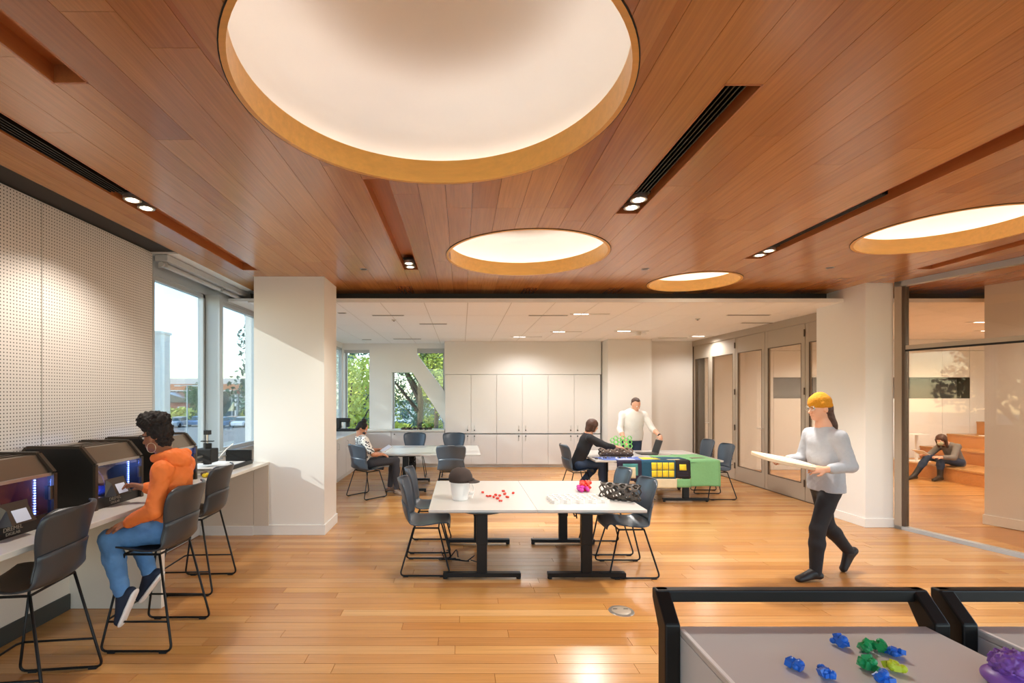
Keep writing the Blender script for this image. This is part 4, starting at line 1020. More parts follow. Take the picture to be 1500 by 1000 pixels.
# ============================================================ PEOPLE (signed distance bodies -> one surface)
V3 = lambda *a: np.array(a, dtype=np.float64)
def nrm(v): v = np.asarray(v, float); return v / (np.linalg.norm(v) + 1e-12)
def Cp(a, b, ra, rb, k=.02, flat=None, op='+'): return ('C', np.array(a, float), np.array(b, float), ra, rb, k, flat, op)
def El(c, r, ax=None, k=.02, op='+'):
    return ('E', np.array(c, float), np.array(r, float), np.eye(3) if ax is None else np.array([nrm(q) for q in ax]), 0, k, None, op)
def sdf_mesh(prims, vox, noise=None):
    halves = [q for q in prims if q[0] == 'H']; prims = [q for q in prims if q[0] != 'H']
    lo = np.full(3, 1e9); hi = -lo
    bb = []
    for p in prims:
        if p[0] == 'C': r = max(p[3], p[4]); l = np.minimum(p[1], p[2]) - r; h = np.maximum(p[1], p[2]) + r
        else: r = p[2].max(); l = p[1] - r; h = p[1] + r
        bb.append((l, h))
        if p[7] == '+': lo = np.minimum(lo, l); hi = np.maximum(hi, h)
    lo = lo - vox * 4; n = np.ceil((hi + vox * 4 - lo) / vox).astype(int) + 1
    D = np.full(n, .05, np.float32)
    ax = [lo[i] + vox * np.arange(n[i]) for i in range(3)]
    for p, (l, h) in zip(prims, bb):
        m = p[5] + .02 + vox * 2
        i0 = np.clip(np.floor((l - m - lo) / vox).astype(int), 0, n); i1 = np.clip(np.ceil((h + m - lo) / vox).astype(int) + 1, 0, n)
        if (i1 <= i0).any(): continue
        X, Y, Z = np.meshgrid(*[ax[i][i0[i]:i1[i]] for i in range(3)], indexing='ij')
        Q = np.stack([X, Y, Z], -1).astype(np.float32)
        if p[0] == 'C':
            a, b = p[1], p[2]; q = Q - a; ab = b - a
            t = np.clip((q @ ab) / (ab @ ab + 1e-9), 0, 1)
            v = q - t[..., None] * ab
            if p[6] is not None:
                fd, ff = p[6]; s = v @ fd; v = v + (s * (1 / ff - 1))[..., None] * fd
            d = np.sqrt((v * v).sum(-1)) - (p[3] + t * (p[4] - p[3]))
        else:
            q = (Q - p[1]) @ p[3].T / p[2]; L_ = np.sqrt((q * q).sum(-1)); d = (L_ - 1) * p[2].min() * 1.1
        S = D[i0[0]:i1[0], i0[1]:i1[1], i0[2]:i1[2]]; k = p[5]
        if p[7] == '-': d = -d; hh = np.clip(.5 - .5 * (d - S) / k * -1 * -1, 0, 1); R = np.maximum(S, d)
        else:
            hh = np.clip(.5 + .5 * (S - d) / k, 0, 1); R = S * (1 - hh) + d * hh - k * hh * (1 - hh)
        D[i0[0]:i1[0], i0[1]:i1[1], i0[2]:i1[2]] = R
    if noise:
        X, Y, Z = np.meshgrid(*ax, indexing='ij'); amp, fr = noise
        for s in range(3):
            f = fr * 1.9 ** s
            D += (amp / 1.6 ** s * np.sin(X * f + 1.3 * s + 2 * np.sin(Z * f * .6)) * np.sin(Y * f * 1.1 + s) * np.sin(Z * f * .9 + 2 * s + np.sin(X * f * .7))).astype(np.float32)
    for q in halves:
        X, Y, Z = np.meshgrid(*ax, indexing='ij'); D = np.maximum(D, ((X - q[1][0]) * q[2][0] + (Y - q[1][1]) * q[2][1] + (Z - q[1][2]) * q[2][2]).astype(np.float32))
    # surface nets
    ins = D < 0
    c = [ins[i:n[0] - 1 + i, j:n[1] - 1 + j, k:n[2] - 1 + k] for i in (0, 1) for j in (0, 1) for k in (0, 1)]
    cnt = sum(x.astype(np.int8) for x in c); act = (cnt > 0) & (cnt < 8)
    idx = np.argwhere(act); N_ = len(idx)
    vid = np.full(act.shape, -1, np.int64); vid[tuple(idx.T)] = np.arange(N_)
    acc = np.zeros((N_, 3)); ct_ = np.zeros(N_)
    for A_ in range(3):
        for u in (0, 1):
            for w in (0, 1):
                o0 = [0, 0, 0]; o0[(A_ + 1) % 3] = u; o0[(A_ + 2) % 3] = w; o1 = list(o0); o1[A_] = 1
                a = D[tuple((idx + o0).T)]; b = D[tuple((idx + o1).T)]
                m = (a < 0) != (b < 0); t = np.where(m, a / np.where(m, a - b, 1), 0)
                pnt = np.array(o0, float)[None] + np.zeros((N_, 3)); pnt[:, A_] = t
                acc[m] += pnt[m]; ct_[m] += 1
    verts = lo + vox * (idx + acc / ct_[:, None])
    faces = []
    for A_ in range(3):
        B_, C_ = (A_ + 1) % 3, (A_ + 2) % 3
        sl0 = [slice(1, n[i] - 1) for i in range(3)]; sl1 = list(sl0)
        sl0[A_] = slice(0, n[A_] - 1); sl1[A_] = slice(1, n[A_])
        a = ins[tuple(sl0)]; b = ins[tuple(sl1)]
        e = np.argwhere(a != b)
        off = np.array([1, 1, 1]); off[A_] = 0; e = e + off
        flip = ins[tuple(e.T)]
        q = []
        for (u, w) in ((0, 0), (1, 0), (1, 1), (0, 1)):
            o = np.zeros(3, int); o[B_] = -u; o[C_] = -w; q.append(vid[tuple((e + o).T)])
        q = np.stack(q, 1); q[~flip] = q[~flip][:, ::-1]
        q = q[(q >= 0).all(1)]; faces.append(q)
    faces = np.concatenate(faces)
    return verts, faces
def sdf_obj(name, prims, vox, m, parent=None, noise=None):
    v, f = sdf_mesh(prims, vox, noise)
    if parent is not None: v = v - np.array(parent.location)
    me = bpy.data.meshes.new(name)
    me.vertices.add(len(v)); me.vertices.foreach_set('co', v.astype(np.float32).ravel())
    me.loops.add(len(f) * 4); me.loops.foreach_set('vertex_index', f.ravel().astype(np.int32))
    me.polygons.add(len(f)); me.polygons.foreach_set('loop_start', np.arange(0, len(f) * 4, 4, dtype=np.int32))
    me.polygons.foreach_set('use_smooth', [True] * len(f))
    me.materials.append(M[m] if isinstance(m, str) else m); me.update(calc_edges=True); me.validate()
    o = bpy.data.objects.new(name, me); COL.objects.link(o)
    if parent is not None: o.parent = parent
    return o

def hand(w, d, n, thumb, curl=.5, s=1.0):
    """w wrist, d direction, n back-of-hand normal, thumb=+1/-1 side"""
    d = nrm(d); n = nrm(np.array(n) - np.dot(n, d) * d); sd = np.cross(n, d); pr = []
    pr.append(El(w + d * .048 * s, (.05 * s, .04 * s, .017 * s), (d, sd, n), .012)); pr.append(Cp(w - d * .01, w + d * .03 * s, .026 * s, .028 * s, .015, (n, .7)))
    for i, L_ in enumerate((.066, .074, .070, .056)):
        y = (.030 - .0195 * i) * thumb * s; b = w + d * (.088 - .004 * abs(i - 1)) * s + sd * y
        d1 = nrm(d * math.cos(curl * .8) - n * math.sin(curl * .8) + sd * .05 * (1.2 - i) * thumb); d2 = nrm(d * math.cos(curl * 2) - n * math.sin(curl * 2))
        m = b + d1 * L_ * .5 * s; pr.append(Cp(b - d * .02 * s, m, .0092 * s, .0086 * s, .004)); pr.append(Cp(m, m + d2 * L_ * .5 * s, .0086 * s, .007 * s, .004))
    b = w + d * .02 * s + sd * .028 * thumb * s; t1 = nrm(d * .7 + sd * .75 * thumb - n * .2); m = b + t1 * .036 * s
    t2 = nrm(d * .95 + sd * .25 * thumb - n * .4); pr.append(Cp(b, m, .013 * s, .0105 * s, .006)); pr.append(Cp(m, m + t2 * .03 * s, .0102 * s, .0085 * s, .004))
    return pr

def human(J):
    """J: joints. returns prims for skin and helper frames"""
    f = nrm(J['face']); up = nrm(J.get('up', (0, 0, 1))); up = nrm(up - np.dot(up, f) * f); sd = np.cross(up, f); c = V3(*J['head']); s = J.get('s', 1.0)
    B = []
    B += [El(c + up * .025 * s - f * .012 * s, (.074 * s, .094 * s, .098 * s), (sd, f, up), .02),
          El(c - up * .04 * s + f * .028 * s, (.055 * s, .062 * s, .072 * s), (sd, f, up), .03),
          El(c - up * .088 * s + f * .062 * s, (.024 * s, .02 * s, .02 * s), (sd, f, up), .02),
          Cp(c + f * .083 * s + up * .012 * s, c + f * .108 * s - up * .026 * s, .008 * s, .013 * s, .012),
          Cp(c + f * .085 * s - up * .056 * s - sd * .018 * s, c + f * .085 * s - up * .056 * s + sd * .018 * s, .0075 * s, .0075 * s, .006),
          Cp(c + f * .082 * s + up * .034 * s - sd * .03 * s, c + f * .082 * s + up * .034 * s + sd * .03 * s, .009 * s, .009 * s, .012)]
    for q in (-1, 1):
        B.append(El(c + sd * .074 * q * s - up * .008 * s - f * .005 * s, (.010 * s, .02 * s, .031 * s), (sd, f, up), .006))
        B.append(El(c + f * .092 * s + sd * .031 * q * s + up * .012 * s, (.015 * s, .01 * s, .010 * s), (sd, f, up), .005, '-'))
    nb = V3(*J['neck']); B.append(Cp(c - up * .07 * s - f * .018 * s, nb, .05 * s, .058 * s, .025))
    tf = nrm(J['front']); pel = V3(*J['pelvis']); ch = (V3(*J['shL']) + V3(*J['shR'])) / 2; ud = nrm(ch - pel)
    tf = nrm(tf - np.dot(tf, ud) * ud)
    fl = (tf, J.get('depth', .68)); wd = J.get('wide', 1.0) * s
    shl, shr = V3(*J['shL']), V3(*J['shR'])
    B += [Cp(pel, pel * .45 + ch * .55, .145 * wd, .135 * wd, .04, fl), Cp(pel * .45 + ch * .55, ch - ud * .08 * s, .135 * wd, .16 * wd, .04, fl),
          Cp(shl - ud * .01, shr - ud * .01, .052 * s, .052 * s, .05), Cp(nb, ch - ud * .05 * s, .06 * s, .10 * s, .05)]
    for X in 'LR':
        sh, el, wr = V3(*J['sh' + X]), V3(*J['el' + X]), V3(*J['wr' + X])
        B += [Cp(sh, el, .05 * s, .040 * s, .03), Cp(el, el * .6 + wr * .4, .040 * s, .042 * s, .02), Cp(el * .6 + wr * .4, wr, .042 * s, .027 * s, .02)]
        hd = J.get('hand' + X)
        if hd is not None: B += hand(wr, hd[0], hd[1], hd[2], hd[3], s)
        hp, kn, an = V3(*J['hip' + X]), V3(*J['kn' + X]), V3(*J['an' + X])
        B += [Cp(hp, kn, .086 * wd, .057 * s, .04), Cp(kn, kn * .65 + an * .35, .056 * s, .057 * s, .03), Cp(kn * .65 + an * .35, an, .057 * s, .038 * s, .03)]
        ft = nrm(J['ft' + X]); uf = nrm(V3(0, 0, 1) - ft[2] * ft); B.append(Cp(an - uf * .015, an + ft * .10 * s - uf * .045, .03 * s, .02 * s, .02))
    fr = dict(c=c, f=f, up=up, sd=sd, tf=tf, ud=ud, ch=ch, pel=pel, fl=fl, wd=wd, s=s, nb=nb, shl=shl, shr=shr)
    return B, fr
def top_prims(J, R, e=.014, sleeve=.95, hem=0.0, loose=0):
    s = R['s']; pel, ch, ud, fl, wd = R['pel'], R['ch'], R['ud'], R['fl'], R['wd']
    T = [Cp(pel + ud * hem, pel * .45 + ch * .55, .145 * wd + e + loose, .14 * wd + e + loose, .04, fl), Cp(pel * .45 + ch * .55, ch - ud * .08 * s, .14 * wd + e + loose, .16 * wd + e, .04, fl),
         Cp(R['shl'] - ud * .01, R['shr'] - ud * .01, .052 * s + e, .052 * s + e, .05), Cp(R['nb'] - ud * .035, ch - ud * .05 * s, .055 * s + e, .10 * s + e, .05)]
    if hem < -.1:
        for X in 'LR': T.append(Cp(V3(*J['hip' + X]) - ud * .08, V3(*J['hip' + X]) + ud * .12, .088 * wd + .017, .088 * wd + .014, .05))
    for X in 'LR':
        sh, el, wr = V3(*J['sh' + X]), V3(*J['el' + X]), V3(*J['wr' + X])
        T.append(Cp(sh, el if sleeve >= .5 else sh + (el - sh) * sleeve * 2, .052 * s + e, .043 * s + e, .03))
        if sleeve > .5: T.append(Cp(el, el + (wr - el) * (sleeve - .5) * 2, .043 * s + e, .03 * s + e * 1.1, .02))
    return T
def pants_prims(J, R, e=.010, length=.93):
    s = R['s']; pel, ud, fl, wd = R['pel'], R['ud'], R['fl'], R['wd']
    T = [Cp(pel - ud * .02, pel + ud * .06, .148 * wd + e, .14 * wd + e, .04, fl)]
    for X in 'LR':
        hp, kn, an = V3(*J['hip' + X]), V3(*J['kn' + X]), V3(*J['an' + X])
        T += [Cp(hp, kn, .088 * wd + e, .058 * s + e, .04), Cp(kn, kn * .65 + an * .35, .057 * s + e, .058 * s + e, .03), Cp(kn * .65 + an * .35, kn + (an - kn) * length, .058 * s + e, .042 * s + e, .03)]
    return T
def shoe(name, an, ft, m, parent, msole=None, s=1.0, boot=0, heelup=0):
    an = V3(*an); ft = nrm(ft); up = nrm(V3(0, 0, 1) - ft[2] * ft) if abs(ft[2]) < .97 else nrm(V3(-1, 0, 0) - ft * -ft[0])
    if isinstance(heelup, np.ndarray): up = nrm(heelup - np.dot(heelup, ft) * ft)
    heel = an - up * .045 * s - ft * .03 * s; toe = an - up * .062 * s + ft * .175 * s
    sd_ = np.cross(up, ft)
    pr = [Cp(heel, an - up * .02 + ft * .02, .038 * s, .042 * s, .02), Cp(heel, toe, .036 * s, .036 * s, .02, (up, .8)), Cp(an - up * .01 + ft * .02, toe, .042 * s, .03 * s, .02)]
    if boot: pr.append(Cp(an, an + V3(*boot), .05 * s, .058 * s, .02))
    o = sdf_obj(name, pr, .006, m, parent)
    if msole:
        a = heel - up * .03 * s; b = toe - up * .022 * s
        q = sdf_obj('sole', [Cp(a, (a + b) / 2, .043 * s, .042 * s, .01, (up, .32)), Cp((a + b) / 2, b, .042 * s, .042 * s, .01, (up, .32))], .0045, msole, o if False else parent)
        for t in (.35, .5, .65):
            p = an * (1 - t) + toe * t + up * .03; MBx = MB().tube([Vector(p - sd_ * .016), Vector(p + up * .01), Vector(p + sd_ * .016)], .003, 6)
            MBx.v = [tuple(np.array(v) - np.array(parent.location)) for v in MBx.v]; MBx.build('lace', 'hexwhite', parent)
    return o
def tubeobj(name, pts, r, m, parent, n=8, closed=False):
    mb = MB().tube([Vector(p) - parent.location for p in pts], r, n, closed=closed); return mb.build(name, m, parent, smooth=True)
def eyes(R, parent, m='blackmatte'):
    for q in (-1, 1):
        c = R['c'] + R['f'] * .083 * R['s'] + R['sd'] * .031 * q * R['s'] + R['up'] * .012 * R['s']
        bm = bmesh.new(); bmesh.ops.create_uvsphere(bm, u_segments=12, v_segments=8, radius=.011 * R['s']); me = bpy.data.meshes.new('eye'); bm.to_mesh(me); bm.free()
        me.materials.append(M['eyewhite']); me.materials.append(M['blackmatte'])
        for p in me.polygons:
            if nrm(np.array(p.center)) @ R['f'] > .85: p.material_index = 1
        o = bpy.data.objects.new('eye', me); COL.objects.link(o); o.parent = parent; o.location = Vector(c) - parent.location
M['eyewhite'] = mat('eye_white', '#e8e4de', .3)
M['skinbrown'] = mat('skin_brown', '#9a6245', .5); M['skinlight'] = mat('skin_light', '#dba283', .5); M['skinmid'] = mat('skin_mid', '#c98a68', .5)
M['hairblack'] = mat('hair_black', '#1f1613', .75, noise=.4, nscale=60, bump=.8); M['hairbrown'] = mat('hair_brown', '#4a2f22', .6, noise=.3, nscale=50, bump=.4)
M['orange'] = mat('hoodie_orange', '#f0792f', .7, noise=.07, nscale=14, bump=.9); M['denim'] = mat('denim', '#5b86b4', .85, noise=.22, nscale=14, bump=.5)
M['denimdark'] = mat('dark_denim', '#2e3d55', .85, noise=.1, nscale=18); M['sneaker'] = mat('sneaker_navy', '#222a3c', .8)
M['greyknit'] = mat('grey_knit', '#aeb0b6', .9, noise=.06, nscale=40, bump=.2); M['mustard'] = mat('mustard_knit', '#c98612', .9, noise=.1, nscale=60, bump=.6)
M['blackcloth'] = mat('black_cloth', '#1e1e22', .8, noise=.1, nscale=20); M['shirt'] = mat('white_shirt', '#e9e4dc', .8, noise=.03, nscale=14, bump=.2)
M['blackboot'] = mat('black_boot', '#1c1715', .5); M['greytop'] = mat('grey_sweater', '#77706a', .9, noise=.12, nscale=50)
M['gold'] = mat('hoop_metal', '#d9c9a6', .3, .7); M['charpants'] = mat('charcoal_trousers', '#3a3a40', .85, noise=.08, nscale=18)
def patterned():
    m = mat('patterned_blouse', '#e9e2d8', .8); N = m.node_tree.nodes; L = m.node_tree.links
    v = N.new('ShaderNodeTexVoronoi'); v.inputs['Scale'].default_value = 26; tc = N.new('ShaderNodeTexCoord'); L.new(tc.outputs['Object'], v.inputs['Vector'])
    r = N.new('ShaderNodeValToRGB'); r.color_ramp.elements[0].position = .36; r.color_ramp.elements[0].color = srgb('#3c3a44'); r.color_ramp.elements[1].position = .42; r.color_ramp.elements[1].color = srgb('#e9e2d8')
    L.new(v.outputs['Distance'], r.inputs[0]); L.new(r.outputs[0], N['Principled BSDF'].inputs['Base Color']); return m
M['blouse'] = patterned()
def floralmask():
    m = mat('floral_mask', '#d9d3a0', .8); N = m.node_tree.nodes; L = m.node_tree.links
    v = N.new('ShaderNodeTexNoise'); v.inputs['Scale'].default_value = 40; r = N.new('ShaderNodeValToRGB'); r.color_ramp.elements[0].position = .45; r.color_ramp.elements[0].color = srgb('#5d6634'); r.color_ramp.elements[1].position = .55; r.color_ramp.elements[1].color = srgb('#ece6c4')
    L.new(v.outputs[0], r.inputs[0]); L.new(r.outputs[0], N['Principled BSDF'].inputs['Base Color']); return m
M['mask'] = floralmask()

# ---- woman in orange hoodie on the stool
J = dict(head=(-2.325, 3.75, 1.475), face=(-.98, .12, -.16), up=(-.15, 0, 1), neck=(-2.235, 3.74, 1.325), front=(-1, .12, 0), pelvis=(-2.17, 3.70, .83),
         shL=(-2.165, 3.55, 1.255), shR=(-2.195, 3.91, 1.255), elL=(-2.17, 3.47, .985), elR=(-2.33, 4.0, 1.01), wrL=(-2.385, 3.50, .885), wrR=(-2.54, 3.91, 1.065),
         hipL=(-2.19, 3.61, .80), hipR=(-2.19, 3.79, .80), knL=(-2.52, 3.52, .765), knR=(-2.53, 3.80, .765), anL=(-2.385, 3.46, .40), anR=(-2.36, 3.72, .45),
         ftL=(-.42, -.03, -.90), ftR=(-.62, -.05, -.78), handL=(V3(-.9, .0, -.25), V3(-.2, -.3, 1), 1, .35), handR=(V3(-.8, -.15, .25), V3(0, .5, .9), -1, .7), wide=.88, depth=.72)
p = thing('person', 'woman in orange hoodie and blue jeans sitting on the middle stool', 'person', (-2.2, 3.7, .7))
B, R = human(J); sdf_obj('body', B, .0052, 'skinbrown', p)
T = top_prims(J, R, .013, .93, -.02, .010) + [('H', V3(-2.17, 3.7, .815), nrm(V3(-.15, 0, -1)))]
nb = R['nb']; hood = [El(nb + V3(.085, -.02, -.01), (.10, .125, .07), ((1, 0, -.6), (0, 1, 0), (.6, 0, 1)), .03), Cp(nb + V3(-.05, -.08, .0), nb + V3(.08, -.10, .02), .03, .04, .03), Cp(nb + V3(-.05, .08, .0), nb + V3(.08, .10, .02), .03, .04, .03)]
sdf_obj('hoodie', T, .0065, 'orange', p, (.0055, 26)); sdf_obj('hood', hood, .006, 'orange', p, (.004, 34))
sdf_obj('jeans', pants_prims(J, R, .010, .95), .0065, 'denim', p, (.004, 32))
c, f, up, sd = R['c'], R['f'], R['up'], R['sd']
hair = [El(c + up * .045 - f * .03, (.082, .098, .088), (sd, f, up), .03), El(c + up * .125 - f * .0, (.098, .118, .076), (sd, f, up), .02), El(c + up * .15 + f * .055, (.065, .06, .05), (sd, f, up), .02), El(c - up * .02 - f * .06, (.064, .05, .065), (sd, f, up), .03)]
sdf_obj('hair', hair, .0055, 'hairblack', p, (.011, 75))
for q in (-1, 1):
    e0 = c + sd * .078 * q + up * .02 - f * .005; tubeobj('glasses_arm', [e0, c + sd * .07 * q + f * .085 + up * .018], .003, 'blackmatte', p)
    cc = c + f * .10 + sd * .033 * q + up * .012
    tubeobj('glasses_rim', [cc + (sd * math.cos(t) * .027 + up * math.sin(t) * .021) for t in np.linspace(0, 2 * PI, 17)[:-1]], .0028, 'blackmatte', p, 6, True)
    er = c + sd * .086 * q - up * .072 - f * .012
    tubeobj('hoop_earring', [er + (f * math.cos(t) + up * math.sin(t)) * .036 for t in np.linspace(0, 2 * PI, 25)[:-1]], .0022, 'gold', p, 6, True)
eyes(R, p)
for X, hu in (('L', V3(-.9, 0, .42)), ('R', V3(-.75, 0, .62))):
    shoe('sneaker', J['an' + X], J['ft' + X], 'sneaker', p, 'hexwhite', 1.0, heelup=hu)
    a = V3(*J['an' + X]); k = V3(*J['kn' + X]); sdf_obj('sock', [Cp(a, a + (k - a) * .14, .041, .043, .01)], .006, 'hexwhite', p)
tubeobj('necklace', [nb + V3(-.055, -.05, .03), nb + V3(-.085, 0, .0), nb + V3(-.055, .05, .03)], .003, 'gold', p)

# ---- woman walking, mustard beanie
J = dict(head=(3.495, 4.80, 1.665), face=(-1, -.10, -.10), neck=(3.545, 4.81, 1.49), front=(-1, -.05, 0), pelvis=(3.575, 4.82, .935),
         shL=(3.565, 4.64, 1.40), shR=(3.545, 4.99, 1.40), elL=(3.615, 4.57, 1.135), elR=(3.50, 5.05, 1.14), wrL=(3.37, 4.56, 1.105), wrR=(3.27, 4.98, 1.145),
         hipL=(3.56, 4.73, .91), hipR=(3.58, 4.90, .91), knL=(3.435, 4.74, .505), knR=(3.66, 4.93, .51), anL=(3.43, 4.76, .095), anR=(3.935, 5.0, .215),
         ftL=(-1, -.1, -.05), ftR=(-.55, -.0, -.80), handL=(V3(-1, .1, .05), V3(0, -.8, .6), 1, .75), handR=(V3(-1, -.1, .1), V3(0, .8, .5), -1, .7), wide=.98, depth=.74, s=1.0)
p = thing('person', 'walking woman in mustard beanie and grey sweater carrying a pale board', 'person', (3.55, 4.8, 0))
B, R = human(J); sdf_obj('body', B, .0058, 'skinlight', p)
sdf_obj('sweater', top_prims(J, R, .016, .86, -.16, .014) + [('H', V3(3.58, 4.8, .865), V3(0, 0, -1))], .0065, 'greyknit', p, (.003, 22)); sdf_obj('trousers', pants_prims(J, R, .008, 1.03), .0065, 'blackcloth', p, (.0015, 26))
c, f, up, sd = R['c'], R['f'], R['up'], R['sd']
sdf_obj('hair', [El(c + up * .02 - f * .035, (.078, .09, .09), (sd, f, up), .02), Cp(c - f * .06 - up * .02, c - f * .10 - up * .17, .072, .065, .03, (f, .7)), Cp(c - f * .10 - up * .17, c - f * .145 - up * .33, .065, .03, .03, (f, .6))], .006, 'hairbrown', p, (.003, 60))
sdf_obj('beanie', [El(c + up * .062 - f * .01, (.09, .108, .088), (sd, f, up), .02), Cp(c + up * .045 + f * .07, c + up * .03 - f * .08, .03, .035, .02), El(c + up * .135 - f * .02, (.035, .04, .025), (sd, f, up), .03),
    Cp(c + up * .045 + f * .03 + sd * .075, c + up * .03 - f * .05 + sd * .078, .022, .022, .02), Cp(c + up * .045 + f * .03 - sd * .075, c + up * .03 - f * .05 - sd * .078, .022, .022, .02)], .006, 'mustard', p)
for q in (-1, 1):
    cc = c + f * .103 + sd * .033 * q + up * .012
    tubeobj('glasses_rim', [cc + (sd * math.cos(t) * .026 + up * math.sin(t) * .02) for t in np.linspace(0, 2 * PI, 17)[:-1]], .0022, 'steel', p, 6, True)
eyes(R, p)
shoe('shoe', J['anL'], J['ftL'], 'blackboot', p); shoe('shoe', J['anR'], J['ftR'], 'blackboot', p, heelup=V3(-.8, 0, .55))
M['board'] = mat('pale_cardboard', '#d8bfa0', .8, noise=.08, nscale=10)
t = thing('drawing_board', 'pale rounded board held flat by the walking woman', 'board', (3.13, 4.74, 1.165), math.radians(4))
pts = [(.30 * math.copysign(abs(math.cos(a)) ** .55, math.cos(a)), .20 * math.copysign(abs(math.sin(a)) ** .7, math.sin(a))) for a in [2 * PI * k / 28 for k in range(28)]]
o = MB().prism(pts, -.02, .012).build('board', 'board', t, bevel=.006); o.rotation_euler = (.12, .19, 0)
o = MB().prism([(x * .7, y * .7) for x, y in pts], .012, .018).build('paper_sheet', 'hexwhite', t); o.rotation_euler = (.12, .19, 0)

# ---- man in white shirt behind the table
J = dict(head=(3.475, 9.78, 1.60), face=(.22, -.80, -.48), up=(0, -.4, .9), neck=(3.46, 9.88, 1.47), front=(.05, -1, -.2), pelvis=(3.44, 9.98, .94),
         shL=(3.67, 9.88, 1.40), shR=(3.24, 9.88, 1.40), elL=(3.77, 9.72, 1.13), elR=(3.16, 9.80, 1.11), wrL=(3.83, 9.45, 1.0), wrR=(3.17, 9.52, .90),
         hipL=(3.54, 9.98, .90), hipR=(3.35, 9.98, .90), knL=(3.55, 9.95, .5), knR=(3.34, 9.95, .5), anL=(3.56, 10.0, .09), anR=(3.33, 10.0, .09),
         ftL=(.15, -1, -.05), ftR=(-.15, -1, -.05), handL=(V3(-.25, -.6, -.35), V3(.3, -.2, .9), -1, .6), handR=(V3(.0, -.75, -.8), V3(0, -.5, .8), 1, .2), wide=1.26, depth=.78, s=1.03)
p = thing('person', 'man in white rolled-sleeve shirt standing behind the quilt table', 'person', (3.44, 9.9, 0))
B, R = human(J); sdf_obj('body', B, .0075, 'skinlight', p)
sdf_obj('shirt', top_prims(J, R, .014, .68, -.12, .014) + [('H', V3(3.4, 9.9, .88), V3(0, 0, -1))], .008, 'shirt', p, (.004, 18)); sdf_obj('jeans', pants_prims(J, R, .01, .97), .008, 'denimdark', p)
c, f, up, sd = R['c'], R['f'], R['up'], R['sd']
sdf_obj('hair', [El(c + up * .06 - f * .045, (.078, .08, .07), (sd, f, up), .02), El(c - up * .0 - f * .065, (.070, .045, .08), (sd, f, up), .02), El(c + up * .11 - f * .0, (.05, .06, .025), (sd, f, up), .02)], .006, 'hairbrown', p, (.004, 90))
eyes(R, p)
for X in 'LR': shoe('shoe', J['an' + X], J['ft' + X], 'blackboot', p)
nb = R['nb']; tf = R['tf']
for q in (-1, 1): tubeobj('collar', [nb - tf * .05 + V3(0, 0, .02), nb + V3(.065 * q, 0, .012), nb + tf * .06 + V3(.045 * q, 0, -.015), nb + tf * .085 + V3(.015 * q, 0, -.05)], .012, 'shirt', p)
a, b = V3(*J['wrL']), V3(*J['elL']); sdf_obj('wristwatch', [Cp(a + (b - a) * .1, a + (b - a) * .16, .033, .033, .005)], .006, 'blackmatte', p)

# ---- woman in black, seated reaching
J = dict(head=(2.275, 8.52, 1.265), face=(.93, .30, -.32), up=(.2, 0, 1), neck=(2.20, 8.52, 1.135), front=(1, .1, 0), pelvis=(2.03, 8.62, .61),
         shL=(2.20, 8.68, 1.065), shR=(2.19, 8.36, 1.065), elL=(2.42, 8.74, .93), elR=(2.44, 8.28, .94), wrL=(2.62, 8.66, .885), wrR=(2.66, 8.40, .905),
         hipL=(2.06, 8.70, .59), hipR=(2.06, 8.53, .59), knL=(2.42, 8.70, .60), knR=(2.43, 8.50, .61), anL=(2.08, 8.62, .22), anR=(2.44, 8.50, .10),
         ftL=(-.1, .1, -1), ftR=(1, 0, -.05), handL=(V3(1, .05, .05), V3(0, .3, 1), -1, .5), handR=(V3(1, .15, .0), V3(0, -.3, 1), 1, .5), wide=.9, depth=.76, s=.97)
J['ftL'] = (-.75, .1, -.35)
p = thing('person', 'seated woman in black top reaching over the quilt table', 'person', (2.1, 8.6, 0))
B, R = human(J); sdf_obj('body', B, .0072, 'skinlight', p)
sdf_obj('black_top', top_prims(J, R, .012, .82, -.02, .006), .008, 'blackcloth', p, (.002, 22)); sdf_obj('trousers', pants_prims(J, R, .009, .96), .008, 'denimdark', p)
c, f, up, sd = R['c'], R['f'], R['up'], R['sd']
sdf_obj('hair', [El(c + up * .03 - f * .02, (.09, .105, .09), (sd, f, up), .02), Cp(c - f * .05 + up * .0, c - f * .055 - up * .085, .075, .062, .03), Cp(c + sd * .07, c + sd * .065 - up * .08, .03, .025, .03), Cp(c - sd * .07, c - sd * .065 - up * .08, .03, .025, .03)], .006, 'hairbrown', p, (.002, 60))
eyes(R, p)
for X in 'LR': shoe('shoe', J['an' + X], J['ft' + X], 'blackboot', p, s=.95, heelup=V3(.35, 0, .9) if X == 'L' else 0)

# ---- woman in patterned blouse, rear left
J = dict(head=(-1.775, 8.80, 1.195), face=(.70, -.10, -.62), up=(.55, 0, .8), neck=(-1.81, 8.79, 1.07), front=(.85, .45, 0), pelvis=(-1.68, 8.74, .62),
         shL=(-1.86, 8.92, 1.01), shR=(-1.70, 8.62, 1.01), elL=(-1.70, 9.02, .77), elR=(-1.54, 8.56, .76), wrL=(-1.50, 8.96, .80), wrR=(-1.42, 8.76, .74),
         hipL=(-1.66, 8.84, .60), hipR=(-1.60, 8.68, .60), knL=(-1.24, 9.02, .62), knR=(-1.18, 8.84, .62), anL=(-1.32, 9.05, .10), anR=(-1.16, 8.78, .10),
         ftL=(.8, .3, -.05), ftR=(.75, -.5, -.05), handL=(V3(.7, -.2, .1), V3(-.3, .3, .8), -1, .7), handR=(V3(.7, .3, -.2), V3(0, -.3, 1), 1, .5), wide=.9, depth=.78, s=.97)
p = thing('person', 'seated woman with hair bun and patterned blouse at the left rear table', 'person', (-1.65, 8.75, 0))
B, R = human(J); sdf_obj('body', B, .0072, 'skinmid', p)
